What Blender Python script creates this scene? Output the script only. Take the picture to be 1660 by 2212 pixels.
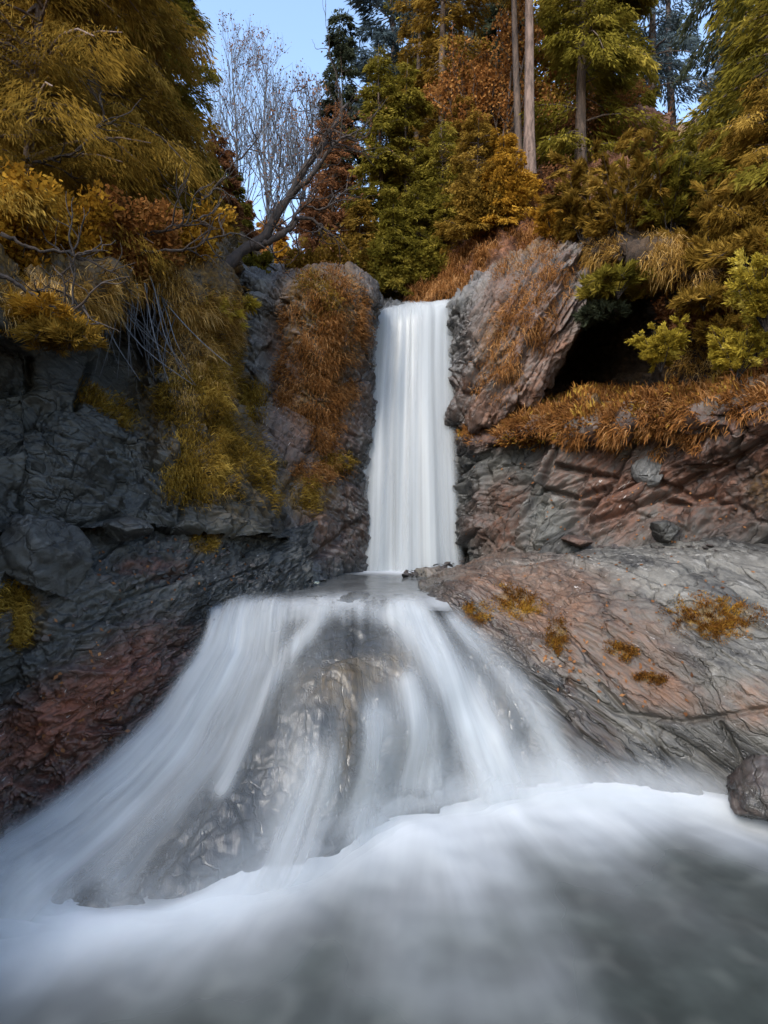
import bpy, bmesh, math, random
import numpy as np
from mathutils import Vector

random.seed(7)
RNG = np.random.default_rng(7)
for _o in list(bpy.data.objects):
    bpy.data.objects.remove(_o)
SC = bpy.context.scene
COL = SC.collection

# ------------------------------------------------------------ camera, sky, sun, exposure
cam_data = bpy.data.cameras.new('camera')
cam_data.sensor_fit = 'VERTICAL'
cam_data.angle_y = math.radians(80.0)
cam_data.clip_start = 0.05
cam_data.clip_end = 2000.0
camera = bpy.data.objects.new('camera', cam_data)
camera.location = (0, 0, 0)
camera.rotation_euler = (math.radians(90), 0, 0)
COL.objects.link(camera)
SC.camera = camera

SUN_DIR = Vector((-0.40, -0.62, 0.68)).normalized()      # towards the sun
world = bpy.data.worlds.new('World')
SC.world = world
world.use_nodes = True
wn = world.node_tree.nodes
wl = world.node_tree.links
wn.clear()
w_out = wn.new('ShaderNodeOutputWorld')
w_bg = wn.new('ShaderNodeBackground')
w_sky = wn.new('ShaderNodeTexSky')
w_sky.sky_type = 'NISHITA'
w_sky.sun_disc = False
w_sky.sun_elevation = math.asin(SUN_DIR.z)
w_sky.sun_rotation = math.atan2(SUN_DIR.x, SUN_DIR.y)
w_sky.altitude = 1500.0
w_sky.air_density = 1.4
w_sky.dust_density = 4.0
w_sky.ozone_density = 0.7
w_bg.inputs['Strength'].default_value = 0.15
wl.new(w_sky.outputs[0], w_bg.inputs[0])
wl.new(w_bg.outputs[0], w_out.inputs[0])

sun_data = bpy.data.lights.new('sun', 'SUN')
sun_data.energy = 1.5
sun_data.angle = math.radians(24)
sun_data.color = (1.0, 0.95, 0.87)
sun = bpy.data.objects.new('sun', sun_data)
sun.rotation_euler = SUN_DIR.to_track_quat('Z', 'Y').to_euler()
sun.location = (-6, -8, 20)
COL.objects.link(sun)

SC.view_settings.view_transform = 'Standard'
SC.view_settings.look = 'None'
SC.view_settings.exposure = 1.53
SC.view_settings.gamma = 1.0
SC.view_settings.use_curve_mapping = False
SC.render.engine = 'CYCLES'
SC.cycles.use_denoising = True
SC.cycles.max_bounces = 8
SC.cycles.diffuse_bounces = 3
SC.cycles.glossy_bounces = 2
SC.cycles.transmission_bounces = 3
SC.cycles.transparent_max_bounces = 24
SC.cycles.caustics_reflective = False
SC.cycles.caustics_refractive = False

# ------------------------------------------------------------ numbers
K = math.tan(math.radians(40.0)) / 1106.0     # metres per picture unit at one metre


def P(px, py, d):
    """a place d metres in front of the camera, by the direction it lies in"""
    return ((px - 830.0) * K * d, d, (1106.0 - py) * K * d)


def W(x, y, z):
    return (x, y, z)


def proj(p):
    d = np.maximum(p[:, 1], 0.3)
    return 830.0 + p[:, 0] / (K * d), 1106.0 - p[:, 2] / (K * d)


_pr = np.random.default_rng(3)
PERM = np.concatenate([_pr.permutation(256)] * 2).astype(np.int64)
_g = _pr.normal(size=(256, 3))
GRAD = _g / np.linalg.norm(_g, axis=1)[:, None]
CELL = _pr.random((256, 4))


def perlin(p):
    i = np.floor(p).astype(np.int64)
    f = p - i
    u = f * f * f * (f * (f * 6 - 15) + 10)
    i &= 255
    out = 0.0
    for a in (0, 1):
        wa = u[:, 0] if a else 1 - u[:, 0]
        ha = PERM[(i[:, 0] + a) & 255]
        for b in (0, 1):
            wb = wa * (u[:, 1] if b else 1 - u[:, 1])
            hb = PERM[(ha + i[:, 1] + b) & 255]
            for c in (0, 1):
                wc = wb * (u[:, 2] if c else 1 - u[:, 2])
                g = GRAD[PERM[(hb + i[:, 2] + c) & 255]]
                out = out + wc * (g[:, 0] * (f[:, 0] - a) + g[:, 1] * (f[:, 1] - b) + g[:, 2] * (f[:, 2] - c))
    return out * 1.5


def fbm(p, octaves=4, gain=0.5, lac=2.03):
    s, a = 0.0, 1.0
    q = np.array(p, dtype=np.float64)
    for k in range(octaves):
        s = s + a * perlin(q)
        q = q * lac + 17.3
        a *= gain
    return s


def ridged(p, octaves=4, gain=0.5, lac=2.07):
    s, a = 0.0, 1.0
    q = np.array(p, dtype=np.float64)
    for k in range(octaves):
        s = s + a * (1 - 2 * np.abs(perlin(q)))
        q = q * lac + 9.1
        a *= gain
    return s


def worley(p):
    """F1, F2, a random number of the nearest cell and a tilted plane over it"""
    base = np.floor(p - 0.5).astype(np.int64)
    f1 = np.full(len(p), 9.0)
    f2 = np.full(len(p), 9.0)
    rid = np.zeros(len(p))
    til = np.zeros(len(p))
    for a in (0, 1):
        for b in (0, 1):
            for c in (0, 1):
                ci = base + np.array([a, b, c])
                h = PERM[(PERM[(PERM[ci[:, 0] & 255] + ci[:, 1]) & 255] + ci[:, 2]) & 255]
                pt = ci + 0.5 + (CELL[h, :3] - 0.5) * 0.8
                dv = p - pt
                d = np.linalg.norm(dv, axis=1)
                nearer = d < f1
                f2 = np.where(nearer, f1, np.minimum(f2, d))
                rid = np.where(nearer, CELL[h, 3], rid)
                til = np.where(nearer, (dv * GRAD[h]).sum(1), til)
                f1 = np.where(nearer, d, f1)
    return f1, f2, rid, til


def sstep(a, b, x):
    t = np.clip((x - a) / (b - a), 0, 1)
    return t * t * (3 - 2 * t)


def unit(v):
    v = np.asarray(v, dtype=np.float64)
    return v / np.maximum(np.linalg.norm(v, axis=-1, keepdims=True), 1e-9)


def catmull(C, n):
    """C (m, ...) -> (n, ...) through every control value"""
    C = np.asarray(C, dtype=np.float64)
    m = len(C)
    t = np.linspace(0, m - 1, n)
    i = np.minimum(t.astype(int), m - 2)
    f = (t - i).reshape((-1,) + (1,) * (C.ndim - 1))
    p0 = np.where((i > 0).reshape(f.shape), C[np.maximum(i - 1, 0)], 2 * C[i] - C[i + 1])
    p1, p2 = C[i], C[i + 1]
    j = np.minimum(i + 2, m - 1)
    p3 = np.where((i + 2 < m).reshape(f.shape), C[j], 2 * p2 - p1)
    a = 0.42
    m1, m2 = a * (p2 - p0), a * (p3 - p1)
    f2, f3 = f * f, f * f * f
    return (2 * f3 - 3 * f2 + 1) * p1 + (f3 - 2 * f2 + f) * m1 + (-2 * f3 + 3 * f2) * p2 + (f3 - f2) * m2


def loft(cols, nu, nv):
    """cols: list over u of lists over v of points -> (nu, nv, 3)"""
    C = np.array(cols, dtype=np.float64)
    return catmull(catmull(C, nu).transpose(1, 0, 2), nv).transpose(1, 0, 2)


def grid_field(F, nu, nv):
    """a table of rows (v) by columns (u) -> (nu, nv)"""
    F = np.array(F, dtype=np.float64).T
    return catmull(catmull(F, nu).T, nv).T


def grid_normals(G):
    du = np.gradient(G, axis=0)
    dv = np.gradient(G, axis=1)
    return unit(np.cross(dv, du))


def grid_quads(nu, nv):
    a = np.arange(nu * nv).reshape(nu, nv)
    return np.stack([a[:-1, :-1], a[:-1, 1:], a[1:, 1:], a[1:, :-1]], axis=-1).reshape(-1, 4)


def mesh(name, verts, quads=None, tris=None, mat=None, attrs=None, uv=None, smooth=True):
    verts = np.asarray(verts, dtype=np.float32).reshape(-1, 3)
    me = bpy.data.meshes.new(name)
    me.vertices.add(len(verts))
    me.vertices.foreach_set('co', verts.ravel())
    loops, starts, n = [], [], 0
    if quads is not None and len(quads):
        q = np.asarray(quads, dtype=np.int32)
        loops.append(q.ravel())
        starts.append(np.arange(len(q)) * 4)
        n += len(q) * 4
    if tris is not None and len(tris):
        t = np.asarray(tris, dtype=np.int32)
        loops.append(t.ravel())
        starts.append(n + np.arange(len(t)) * 3)
        n += len(t) * 3
    loops = np.concatenate(loops).astype(np.int32)
    starts = np.concatenate(starts).astype(np.int32)
    me.loops.add(len(loops))
    me.loops.foreach_set('vertex_index', loops)
    me.polygons.add(len(starts))
    me.polygons.foreach_set('loop_start', starts)
    if smooth:
        me.polygons.foreach_set('use_smooth', np.ones(len(starts), dtype=bool))
    for k, a in (attrs or {}).items():
        at = me.attributes.new(k, 'FLOAT', 'POINT')
        at.data.foreach_set('value', np.asarray(a, dtype=np.float32).ravel())
    if uv is not None:
        ul = me.uv_layers.new(name='flow')
        ul.data.foreach_set('uv', np.asarray(uv, dtype=np.float32).reshape(-1, 2)[loops].ravel())
    me.update(calc_edges=True)
    if mat is not None:
        me.materials.append(mat)
    return me


def obj(name, me, parent=None, loc=None):
    o = bpy.data.objects.new(name, me)
    COL.objects.link(o)
    if parent is not None:
        o.parent = parent
    if loc is not None:
        o.location = loc
    return o


def tag(o, label=None, cat=None, group=None, kind=None):
    if label:
        o['label'] = label
    if cat:
        o['category'] = cat
    if group:
        o['group'] = group
    if kind:
        o['kind'] = kind
    return o


def thing(name, loc, label, cat, group=None):
    o = bpy.data.objects.new(name, None)
    o.empty_display_size = 0.2
    COL.objects.link(o)
    o.location = loc
    return tag(o, label, cat, group)


def tubes(lines, sides=5):
    """lines: list of (points (n,3), radii (n,)) -> verts, quads"""
    V, Q, off = [], [], 0
    ang = np.arange(sides) * 2 * math.pi / sides
    ca, sa = np.cos(ang), np.sin(ang)
    for pts, rad in lines:
        pts = np.asarray(pts, dtype=np.float64)
        rad = np.asarray(rad, dtype=np.float64)
        n = len(pts)
        t = unit(np.gradient(pts, axis=0))
        ref = np.array([0.0, 0, 1]) if abs(t[:, 2]).mean() < 0.85 else np.array([1.0, 0, 0])
        b = unit(np.cross(t, ref))
        c = np.cross(b, t)
        ring = pts[:, None, :] + rad[:, None, None] * (ca[None, :, None] * b[:, None, :] + sa[None, :, None] * c[:, None, :])
        V.append(ring.reshape(-1, 3))
        a = off + np.arange(n * sides).reshape(n, sides)
        r = np.roll(a, -1, axis=1)
        Q.append(np.stack([a[:-1], r[:-1], r[1:], a[1:]], axis=-1).reshape(-1, 4))
        off += n * sides
    return np.concatenate(V), np.concatenate(Q)


# ------------------------------------------------------------ materials
def new_mat(name):
    m = bpy.data.materials.new(name)
    m.use_nodes = True
    nt = m.node_tree
    nt.nodes.clear()
    out = nt.nodes.new('ShaderNodeOutputMaterial')
    return m, nt, out


class N:
    """small helper to wire nodes"""

    def __init__(self, nt):
        self.nt = nt

    def node(self, typ, **kw):
        n = self.nt.nodes.new(typ)
        for k, v in kw.items():
            setattr(n, k, v)
        return n

    def put(self, sock, v):
        if isinstance(v, (int, float)):
            sock.default_value = v
        elif isinstance(v, (tuple, list)):
            sock.default_value = tuple(v) + ((1.0,) if len(v) == 3 and sock.type == 'RGBA' else ())
        else:
            self.nt.links.new(v, sock)

    def math(self, op, a, b=0.0, clamp=False):
        n = self.node('ShaderNodeMath', operation=op)
        n.use_clamp = clamp
        self.put(n.inputs[0], a)
        self.put(n.inputs[1], b)
        return n.outputs[0]

    def mix(self, f, a, b, typ='MIX'):
        n = self.node('ShaderNodeMix', data_type='RGBA', blend_type=typ)
        self.put(n.inputs['Factor'], f)
        self.put(n.inputs[6], a)
        self.put(n.inputs[7], b)
        return n.outputs[2]

    def noise(self, vec, scale, detail=6, rough=0.6, dist=0.0):
        n = self.node('ShaderNodeTexNoise')
        self.put(n.inputs['Vector'], vec)
        n.inputs['Scale'].default_value = scale
        n.inputs['Detail'].default_value = detail
        n.inputs['Roughness'].default_value = rough
        n.inputs['Distortion'].default_value = dist
        return n.outputs[0]

    def ramp(self, f, lo, hi, a=0.0, b=1.0, smooth=True):
        n = self.node('ShaderNodeMapRange')
        if smooth:
            n.interpolation_type = 'SMOOTHSTEP'
        self.put(n.inputs['Value'], f)
        n.inputs['From Min'].default_value = lo
        n.inputs['From Max'].default_value = hi
        n.inputs['To Min'].default_value = a
        n.inputs['To Max'].default_value = b
        return n.outputs[0]

    def axes(self, vec, along, stretch, scale):
        """coordinates drawn out along one direction of the rock"""
        a = unit(np.array(along, dtype=float))
        b = unit(np.cross(a, (0.1, 0.2, 1.0)))
        c = np.cross(b, a)
        cb = self.node('ShaderNodeCombineXYZ')
        for k, (ax, f) in enumerate(((a, stretch), (b, 1.0), (c, 1.0))):
            d = self.node('ShaderNodeVectorMath', operation='DOT_PRODUCT')
            self.put(d.inputs[0], vec)
            d.inputs[1].default_value = tuple(ax * f * scale)
            self.nt.links.new(d.outputs['Value'], cb.inputs[k])
        return cb.outputs[0]

    def attr(self, name):
        n = self.node('ShaderNodeAttribute', attribute_name=name)
        return n.outputs['Fac']

    def mapping(self, vec, scale=(1, 1, 1), rot=(0, 0, 0), loc=(0, 0, 0)):
        n = self.node('ShaderNodeMapping')
        self.put(n.inputs['Vector'], vec)
        n.inputs['Scale'].default_value = scale
        n.inputs['Rotation'].default_value = rot
        n.inputs['Location'].default_value = loc
        return n.outputs[0]


def rock_mat(name, grey=(0.15, 0.155, 0.165), dark=(0.045, 0.047, 0.052), brown=(0.20, 0.105, 0.075), pale=(0.40, 0.40, 0.41),
             along=(0.6, 0.5, 0.4), stretch=0.14, brown_amt=0.0, pale_amt=0.5, rough=0.62, bump=0.5, crack_run=0.2, crack_amt=0.5, moss=(0.17, 0.095, 0.015)):
    m, nt, out = new_mat(name)
    n = N(nt)
    pos = n.node('ShaderNodeNewGeometry').outputs['Position']
    strata = n.axes(pos, along, stretch, 2.6)
    n1 = n.noise(pos, 0.9, 5, 0.6)
    n2 = n.noise(strata, 1.0, 8, 0.7, 0.35)
    n3 = n.noise(pos, 11.0, 6, 0.7)
    n4 = n.noise(strata, 4.6, 7, 0.72, 0.25)
    c = n.mix(n.ramp(n2, 0.36, 0.58), dark, tuple(g * f for g, f in zip(grey, (1.04, 1.0, 0.93))))
    c = n.mix(n.math('MULTIPLY', n.ramp(n4, 0.52, 0.68), pale_amt), c, pale)
    n5 = n.noise(n.axes(pos, along, 0.4, 0.9), 1.0, 5, 0.62)
    c = n.mix(n.ramp(n5, 0.62, 0.40, 0.0, 0.62), c, tuple(x * 0.8 for x in dark))
    br = n.math('ADD', n.attr('brown'), brown_amt)
    br = n.math('MULTIPLY', br, n.ramp(n.math('ADD', n.math('MULTIPLY', n1, 0.5), n.math('MULTIPLY', n3, 0.5)), 0.36, 0.58, 0.25, 1.0), clamp=True)
    bcol = n.mix(n.ramp(n4, 0.35, 0.65), tuple(x * 0.5 for x in brown), tuple(x * 1.5 for x in brown))
    c = n.mix(br, c, bcol)
    # white flecks of quartz along the bedding
    fl = n.math('MULTIPLY', n.ramp(n.noise(strata, 12.0, 3, 0.6, 0.8), 0.66, 0.72), n.ramp(n1, 0.42, 0.62))
    c = n.mix(n.math('MULTIPLY', fl, 0.6), c, (0.62, 0.60, 0.58))
    mo = n.math('MULTIPLY', n.attr('moss'), n.ramp(n3, 0.36, 0.55), clamp=True)
    mcol = n.mix(n.ramp(n.noise(pos, 26.0, 4, 0.7), 0.35, 0.65), tuple(x * 0.35 for x in moss), moss)
    c = n.mix(mo, c, mcol)
    # joints: thin dirty lines between drawn-out blocks
    warp = n.node('ShaderNodeVectorMath', operation='ADD')
    n.put(warp.inputs[0], n.axes(pos, along, crack_run, 3.0))
    wv = n.node('ShaderNodeVectorMath', operation='SCALE')
    nz = n.node('ShaderNodeTexNoise')
    n.put(nz.inputs['Vector'], pos)
    nz.inputs['Scale'].default_value = 5.0
    nz.inputs['Detail'].default_value = 4.0
    nt.links.new(nz.outputs['Color'], wv.inputs[0])
    wv.inputs['Scale'].default_value = 0.5
    nt.links.new(wv.outputs[0], warp.inputs[1])
    vo = n.node('ShaderNodeTexVoronoi', feature='DISTANCE_TO_EDGE')
    n.put(vo.inputs['Vector'], warp.outputs[0])
    vo.inputs['Scale'].default_value = 1.0
    crack = n.ramp(vo.outputs['Distance'], 0.0, 0.035, 1.0, 0.0)
    vo2 = n.node('ShaderNodeTexVoronoi', feature='DISTANCE_TO_EDGE')
    n.put(vo2.inputs['Vector'], warp.outputs[0])
    vo2.inputs['Scale'].default_value = 3.3
    crack2 = n.math('MULTIPLY', n.ramp(vo2.outputs['Distance'], 0.0, 0.07, 1.0, 0.0), n.ramp(n1, 0.4, 0.6))
    crack = n.math('MAXIMUM', crack, n.math('MULTIPLY', crack2, 0.4))
    c = n.mix(n.math('MULTIPLY', crack, crack_amt), c, tuple(x * 0.35 for x in dark))
    wet = n.attr('wet')
    c = n.mix(n.math('MULTIPLY', wet, 0.6), c, (0.012, 0.0135, 0.0145))
    b = n.node('ShaderNodeBsdfPrincipled')
    n.put(b.inputs['Base Color'], c)
    n.put(b.inputs['Roughness'], n.math('SUBTRACT', n.ramp(n4, 0.3, 0.7, rough - 0.1, rough + 0.18), n.math('MULTIPLY', wet, 0.38)))
    b.inputs['Specular IOR Level'].default_value = 0.45
    h = n.math('ADD', n.math('MULTIPLY', n4, 0.6), n.math('MULTIPLY', n.noise(strata, 15.0, 4, 0.7), 0.35))
    h = n.math('ADD', h, n.math('MULTIPLY', n3, 0.4))
    h = n.math('SUBTRACT', h, n.math('MULTIPLY', crack, 0.8))
    bp = n.node('ShaderNodeBump')
    bp.inputs['Strength'].default_value = bump
    bp.inputs['Distance'].default_value = 0.05
    n.put(bp.inputs['Height'], h)
    n.put(b.inputs['Normal'], bp.outputs[0])
    nt.links.new(b.outputs[0], out.inputs[0])
    return m


def leaf_mat(name, a, b_, c_, trans=0.35, scale=1.6):
    """three colours of the same foliage, varied leaf by leaf and clump by clump"""
    m, nt, out = new_mat(name)
    n = N(nt)
    pos = n.node('ShaderNodeNewGeometry').outputs['Position']
    f = n.math('ADD', n.math('MULTIPLY', n.attr('tint'), 0.62), n.math('MULTIPLY', n.ramp(n.noise(pos, scale, 3, 0.6), 0.3, 0.7), 0.38))
    col = n.mix(n.ramp(f, 0.12, 0.5), a, b_)
    col = n.mix(n.ramp(f, 0.55, 0.92), col, c_)
    d = n.node('ShaderNodeBsdfDiffuse')
    t = n.node('ShaderNodeBsdfTranslucent')
    n.put(d.inputs['Color'], col)
    n.put(t.inputs['Color'], col)
    mx = n.node('ShaderNodeMixShader')
    mx.inputs[0].default_value = trans
    nt.links.new(d.outputs[0], mx.inputs[1])
    nt.links.new(t.outputs[0], mx.inputs[2])
    nt.links.new(mx.outputs[0], out.inputs[0])
    return m


def bark_mat(name, a, b_):
    m, nt, out = new_mat(name)
    n = N(nt)
    pos = n.node('ShaderNodeNewGeometry').outputs['Position']
    v = n.mapping(pos, scale=(1, 1, 0.22))
    f = n.noise(v, 16.0, 6, 0.7, 0.4)
    col = n.mix(n.ramp(f, 0.36, 0.64), a, b_)
    b = n.node('ShaderNodeBsdfPrincipled')
    n.put(b.inputs['Base Color'], col)
    b.inputs['Roughness'].default_value = 0.85
    bp = n.node('ShaderNodeBump')
    bp.inputs['Strength'].default_value = 0.6
    bp.inputs['Distance'].default_value = 0.03
    n.put(bp.inputs['Height'], f)
    n.put(b.inputs['Normal'], bp.outputs[0])
    nt.links.new(b.outputs[0], out.inputs[0])
    return m


def soil_mat(name, a, b_, c_):
    m, nt, out = new_mat(name)
    n = N(nt)
    pos = n.node('ShaderNodeNewGeometry').outputs['Position']
    n1 = n.noise(pos, 0.8, 6, 0.65)
    n2 = n.noise(pos, 9.0, 6, 0.7)
    col = n.mix(n.ramp(n2, 0.35, 0.65), a, b_)
    col = n.mix(n.ramp(n1, 0.45, 0.65), col, c_)
    b = n.node('ShaderNodeBsdfPrincipled')
    n.put(b.inputs['Base Color'], col)
    b.inputs['Roughness'].default_value = 0.95
    bp = n.node('ShaderNodeBump')
    bp.inputs['Strength'].default_value = 0.8
    bp.inputs['Distance'].default_value = 0.08
    n.put(bp.inputs['Height'], n2)
    n.put(b.inputs['Normal'], bp.outputs[0])
    nt.links.new(b.outputs[0], out.inputs[0])
    return m


def white_water_mat(name, uscale, vscale, lo=0.30, hi=0.66, det=5, fine=0.16, white=(0.56, 0.585, 0.60), contrast=1.0):
    """falling water as streaks of white foam with clear gaps; the streaks run along v of the flow"""
    m, nt, out = new_mat(name)
    n = N(nt)
    uv = n.node('ShaderNodeUVMap', uv_map='flow').outputs[0]
    s1 = n.noise(n.mapping(uv, scale=(uscale, vscale, 1)), 1.0, det, 0.58, 0.35)
    s2 = n.noise(n.mapping(uv, scale=(uscale * 4.3, vscale * 1.3, 1), loc=(3, 7, 0)), 1.0, 5, 0.6, 0.2)
    s3 = n.noise(n.mapping(uv, scale=(uscale * 0.35, vscale * 1.6, 1), loc=(13, 2, 0)), 1.0, 3, 0.5, 0.5)
    s = n.math('ADD', n.math('MULTIPLY', s1, 0.46), n.math('ADD', n.math('MULTIPLY', s2, fine), n.math('MULTIPLY', s3, 0.54 - fine)))
    s = n.ramp(s, lo, hi, -contrast, contrast, smooth=False)
    dens = n.attr('foam')
    # streaks push the density up and down but keep its ends
    k = n.math('MULTIPLY', n.math('MULTIPLY', dens, n.math('SUBTRACT', 1.25, dens)), 1.6)
    a = n.math('ADD', dens, n.math('MULTIPLY', s, k), clamp=True)
    a = n.math('MULTIPLY', a, n.attr('edge'), clamp=True)
    d = n.node('ShaderNodeBsdfDiffuse')
    n.put(d.inputs['Color'], white)
    t = n.node('ShaderNodeBsdfTranslucent')
    n.put(t.inputs['Color'], white)
    g = n.node('ShaderNodeBsdfGlossy')
    g.inputs['Roughness'].default_value = 0.35
    mx = n.node('ShaderNodeMixShader')
    mx.inputs[0].default_value = 0.28
    nt.links.new(d.outputs[0], mx.inputs[1])
    nt.links.new(t.outputs[0], mx.inputs[2])
    mg = n.node('ShaderNodeMixShader')
    mg.inputs[0].default_value = 0.05
    nt.links.new(mx.outputs[0], mg.inputs[1])
    nt.links.new(g.outputs[0], mg.inputs[2])
    tr = n.node('ShaderNodeBsdfTransparent')
    fin = n.node('ShaderNodeMixShader')
    n.put(fin.inputs[0], a)
    nt.links.new(tr.outputs[0], fin.inputs[1])
    nt.links.new(mg.outputs[0], fin.inputs[2])
    nt.links.new(fin.outputs[0], out.inputs[0])
    return m


def pool_mat(name, deep, uscale, vscale, rough=0.22):
    """murky moving water with foam lying on it"""
    m, nt, out = new_mat(name)
    n = N(nt)
    uv = n.node('ShaderNodeUVMap', uv_map='flow').outputs[0]
    pos = n.node('ShaderNodeNewGeometry').outputs['Position']
    s1 = n.noise(n.mapping(uv, scale=(uscale, vscale, 1)), 1.0, 4, 0.55, 0.4)
    s2 = n.noise(pos, 2.2, 3, 0.5)
    dens = n.attr('foam')
    k = n.math('MULTIPLY', n.math('MULTIPLY', dens, n.math('SUBTRACT', 1.15, dens)), 0.5)
    a = n.math('ADD', dens, n.math('MULTIPLY', n.ramp(s1, 0.25, 0.75, -1, 1, False), k), clamp=True)
    # pale stones of the bed seen blurred through the murk
    st = n.ramp(n.noise(pos, 5.0, 0, 0.4), 0.5, 0.95)
    dc = n.mix(n.ramp(s2, 0.3, 0.7), tuple(x * 0.72 for x in deep), tuple(x * 1.3 for x in deep))
    dc = n.mix(n.math('MULTIPLY', st, 0.18), dc, (0.20, 0.21, 0.19))
    c = n.mix(a, dc, (0.62, 0.65, 0.68))
    b = n.node('ShaderNodeBsdfPrincipled')
    n.put(b.inputs['Base Color'], c)
    n.put(b.inputs['Roughness'], n.ramp(a, 0, 0.5, rough, 0.8))
    n.put(b.inputs['Specular IOR Level'], n.ramp(a, 0, 0.6, 0.5, 0.1))
    b.inputs['IOR'].default_value = 1.33
    bp = n.node('ShaderNodeBump')
    bp.inputs['Strength'].default_value = 0.25
    bp.inputs['Distance'].default_value = 0.05
    n.put(bp.inputs['Height'], s1)
    n.put(b.inputs['Normal'], bp.outputs[0])
    nt.links.new(b.outputs[0], out.inputs[0])
    return m


M = {}
M['cliff'] = rock_mat('cliff_slate', grey=(0.052, 0.053, 0.049), dark=(0.018, 0.0195, 0.019), along=(0.4, 0.8, -0.4), pale=(0.15, 0.155, 0.15), pale_amt=0.45, brown=(0.075, 0.045, 0.022))
M['bank'] = rock_mat('bank_slate', grey=(0.072, 0.074, 0.072), dark=(0.017, 0.018, 0.018), brown=(0.125, 0.043, 0.025), crack_run=0.16, crack_amt=0.45, along=(0.45, 0.8, 0.35), pale=(0.19, 0.19, 0.185), pale_amt=0.55)
M['grey'] = rock_mat('grey_slate', grey=(0.17, 0.175, 0.182), dark=(0.034, 0.035, 0.037), brown=(0.125, 0.064, 0.04), along=(0.5, -0.1, 0.85), pale=(0.26, 0.26, 0.26), pale_amt=0.5)
M['right'] = rock_mat('right_slate', grey=(0.098, 0.101, 0.099), dark=(0.022, 0.021, 0.020), brown=(0.088, 0.038, 0.022), along=(0.6, -0.2, 0.75), pale=(0.21, 0.21, 0.20), pale_amt=0.5)
M['slab'] = rock_mat('slab_schist', grey=(0.128, 0.126, 0.119), dark=(0.026, 0.025, 0.024), brown=(0.105, 0.057, 0.035), pale=(0.26, 0.25, 0.23),
                     along=(0.72, -0.38, -0.58), stretch=0.085, pale_amt=0.8, bump=0.6, rough=0.5, crack_run=0.07, crack_amt=0.4)
M['wetrock'] = rock_mat('wet_rock', grey=(0.052, 0.055, 0.056), dark=(0.020, 0.021, 0.022), brown=(0.13, 0.09, 0.042), along=(0.1, -0.5, -0.8), rough=0.40, bump=0.3, crack_amt=0.15, pale=(0.16, 0.16, 0.16), pale_amt=0.4)
M['soil'] = soil_mat('hill_soil', (0.07, 0.04, 0.02), (0.15, 0.085, 0.04), (0.19, 0.11, 0.03))
M['shadesoil'] = soil_mat('shaded_soil', (0.018, 0.011, 0.007), (0.05, 0.029, 0.016), (0.07, 0.04, 0.015))  # brown bank soil, darkened so the hollow's shade is put into its colour
M['bark'] = bark_mat('conifer_bark', (0.03, 0.02, 0.015), (0.10, 0.065, 0.045))
M['palebark'] = bark_mat('pale_bark', (0.07, 0.045, 0.035), (0.20, 0.135, 0.105))
M['darkbark'] = bark_mat('dark_bark', (0.012, 0.009, 0.008), (0.045, 0.03, 0.023))
M['twig'] = bark_mat('pale_twig', (0.05, 0.054, 0.066), (0.11, 0.12, 0.14))
M['olive'] = leaf_mat('olive_needles', (0.06, 0.036, 0.008), (0.20, 0.118, 0.020), (0.40, 0.255, 0.055))
M['gold'] = leaf_mat('golden_leaves', (0.11, 0.05, 0.008), (0.33, 0.17, 0.02), (0.58, 0.34, 0.05))
M['green'] = leaf_mat('green_needles', (0.045, 0.042, 0.009), (0.155, 0.125, 0.018), (0.36, 0.275, 0.05))
M['dark'] = leaf_mat('dark_needles', (0.02, 0.026, 0.018), (0.05, 0.058, 0.035), (0.10, 0.11, 0.06))
M['russet'] = leaf_mat('russet_needles', (0.08, 0.035, 0.018), (0.20, 0.09, 0.04), (0.36, 0.18, 0.08))
M['orange'] = leaf_mat('orange_leaves', (0.10, 0.04, 0.014), (0.28, 0.12, 0.035), (0.48, 0.25, 0.08))
M['lime'] = leaf_mat('lime_leaves', (0.14, 0.10, 0.012), (0.36, 0.27, 0.035), (0.60, 0.47, 0.10))
M['blue'] = leaf_mat('blue_needles', (0.03, 0.045, 0.05), (0.08, 0.11, 0.12), (0.17, 0.21, 0.24))
M['straw'] = leaf_mat('straw_grass', (0.07, 0.035, 0.01), (0.30, 0.17, 0.04), (0.56, 0.38, 0.16), trans=0.25, scale=3.0)
M['moss'] = leaf_mat('moss_grass', (0.05, 0.031, 0.007), (0.21, 0.125, 0.02), (0.43, 0.285, 0.06), trans=0.25, scale=3.0)
M['rust'] = leaf_mat('rusty_grass', (0.06, 0.025, 0.009), (0.26, 0.112, 0.034), (0.47, 0.26, 0.11), trans=0.25, scale=3.0)
M['slabmoss'] = leaf_mat('slab_moss', (0.06, 0.024, 0.008), (0.20, 0.085, 0.018), (0.38, 0.22, 0.03), trans=0.2, scale=5.0)
M['ledge'] = leaf_mat('ledge_leaves', (0.08, 0.03, 0.012), (0.25, 0.11, 0.03), (0.48, 0.31, 0.06), trans=0.3, scale=3.0)
M['fall'] = white_water_mat('falling_water', 4.2, 0.40, contrast=1.6, det=3, fine=0.12)
M['cascade'] = white_water_mat('cascade_water', 13.0, 0.9, contrast=1.2, det=3, fine=0.14)
M['mist'] = white_water_mat('foam_spray', 10.0, 1.0, contrast=0.35, white=(0.57, 0.60, 0.62))
M['pool'] = pool_mat('pool_water', (0.030, 0.036, 0.033), 5.0, 1.0)
M['upool'] = pool_mat('upper_pool_water', (0.032, 0.034, 0.034), 3.0, 16.0, rough=0.2)
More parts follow.
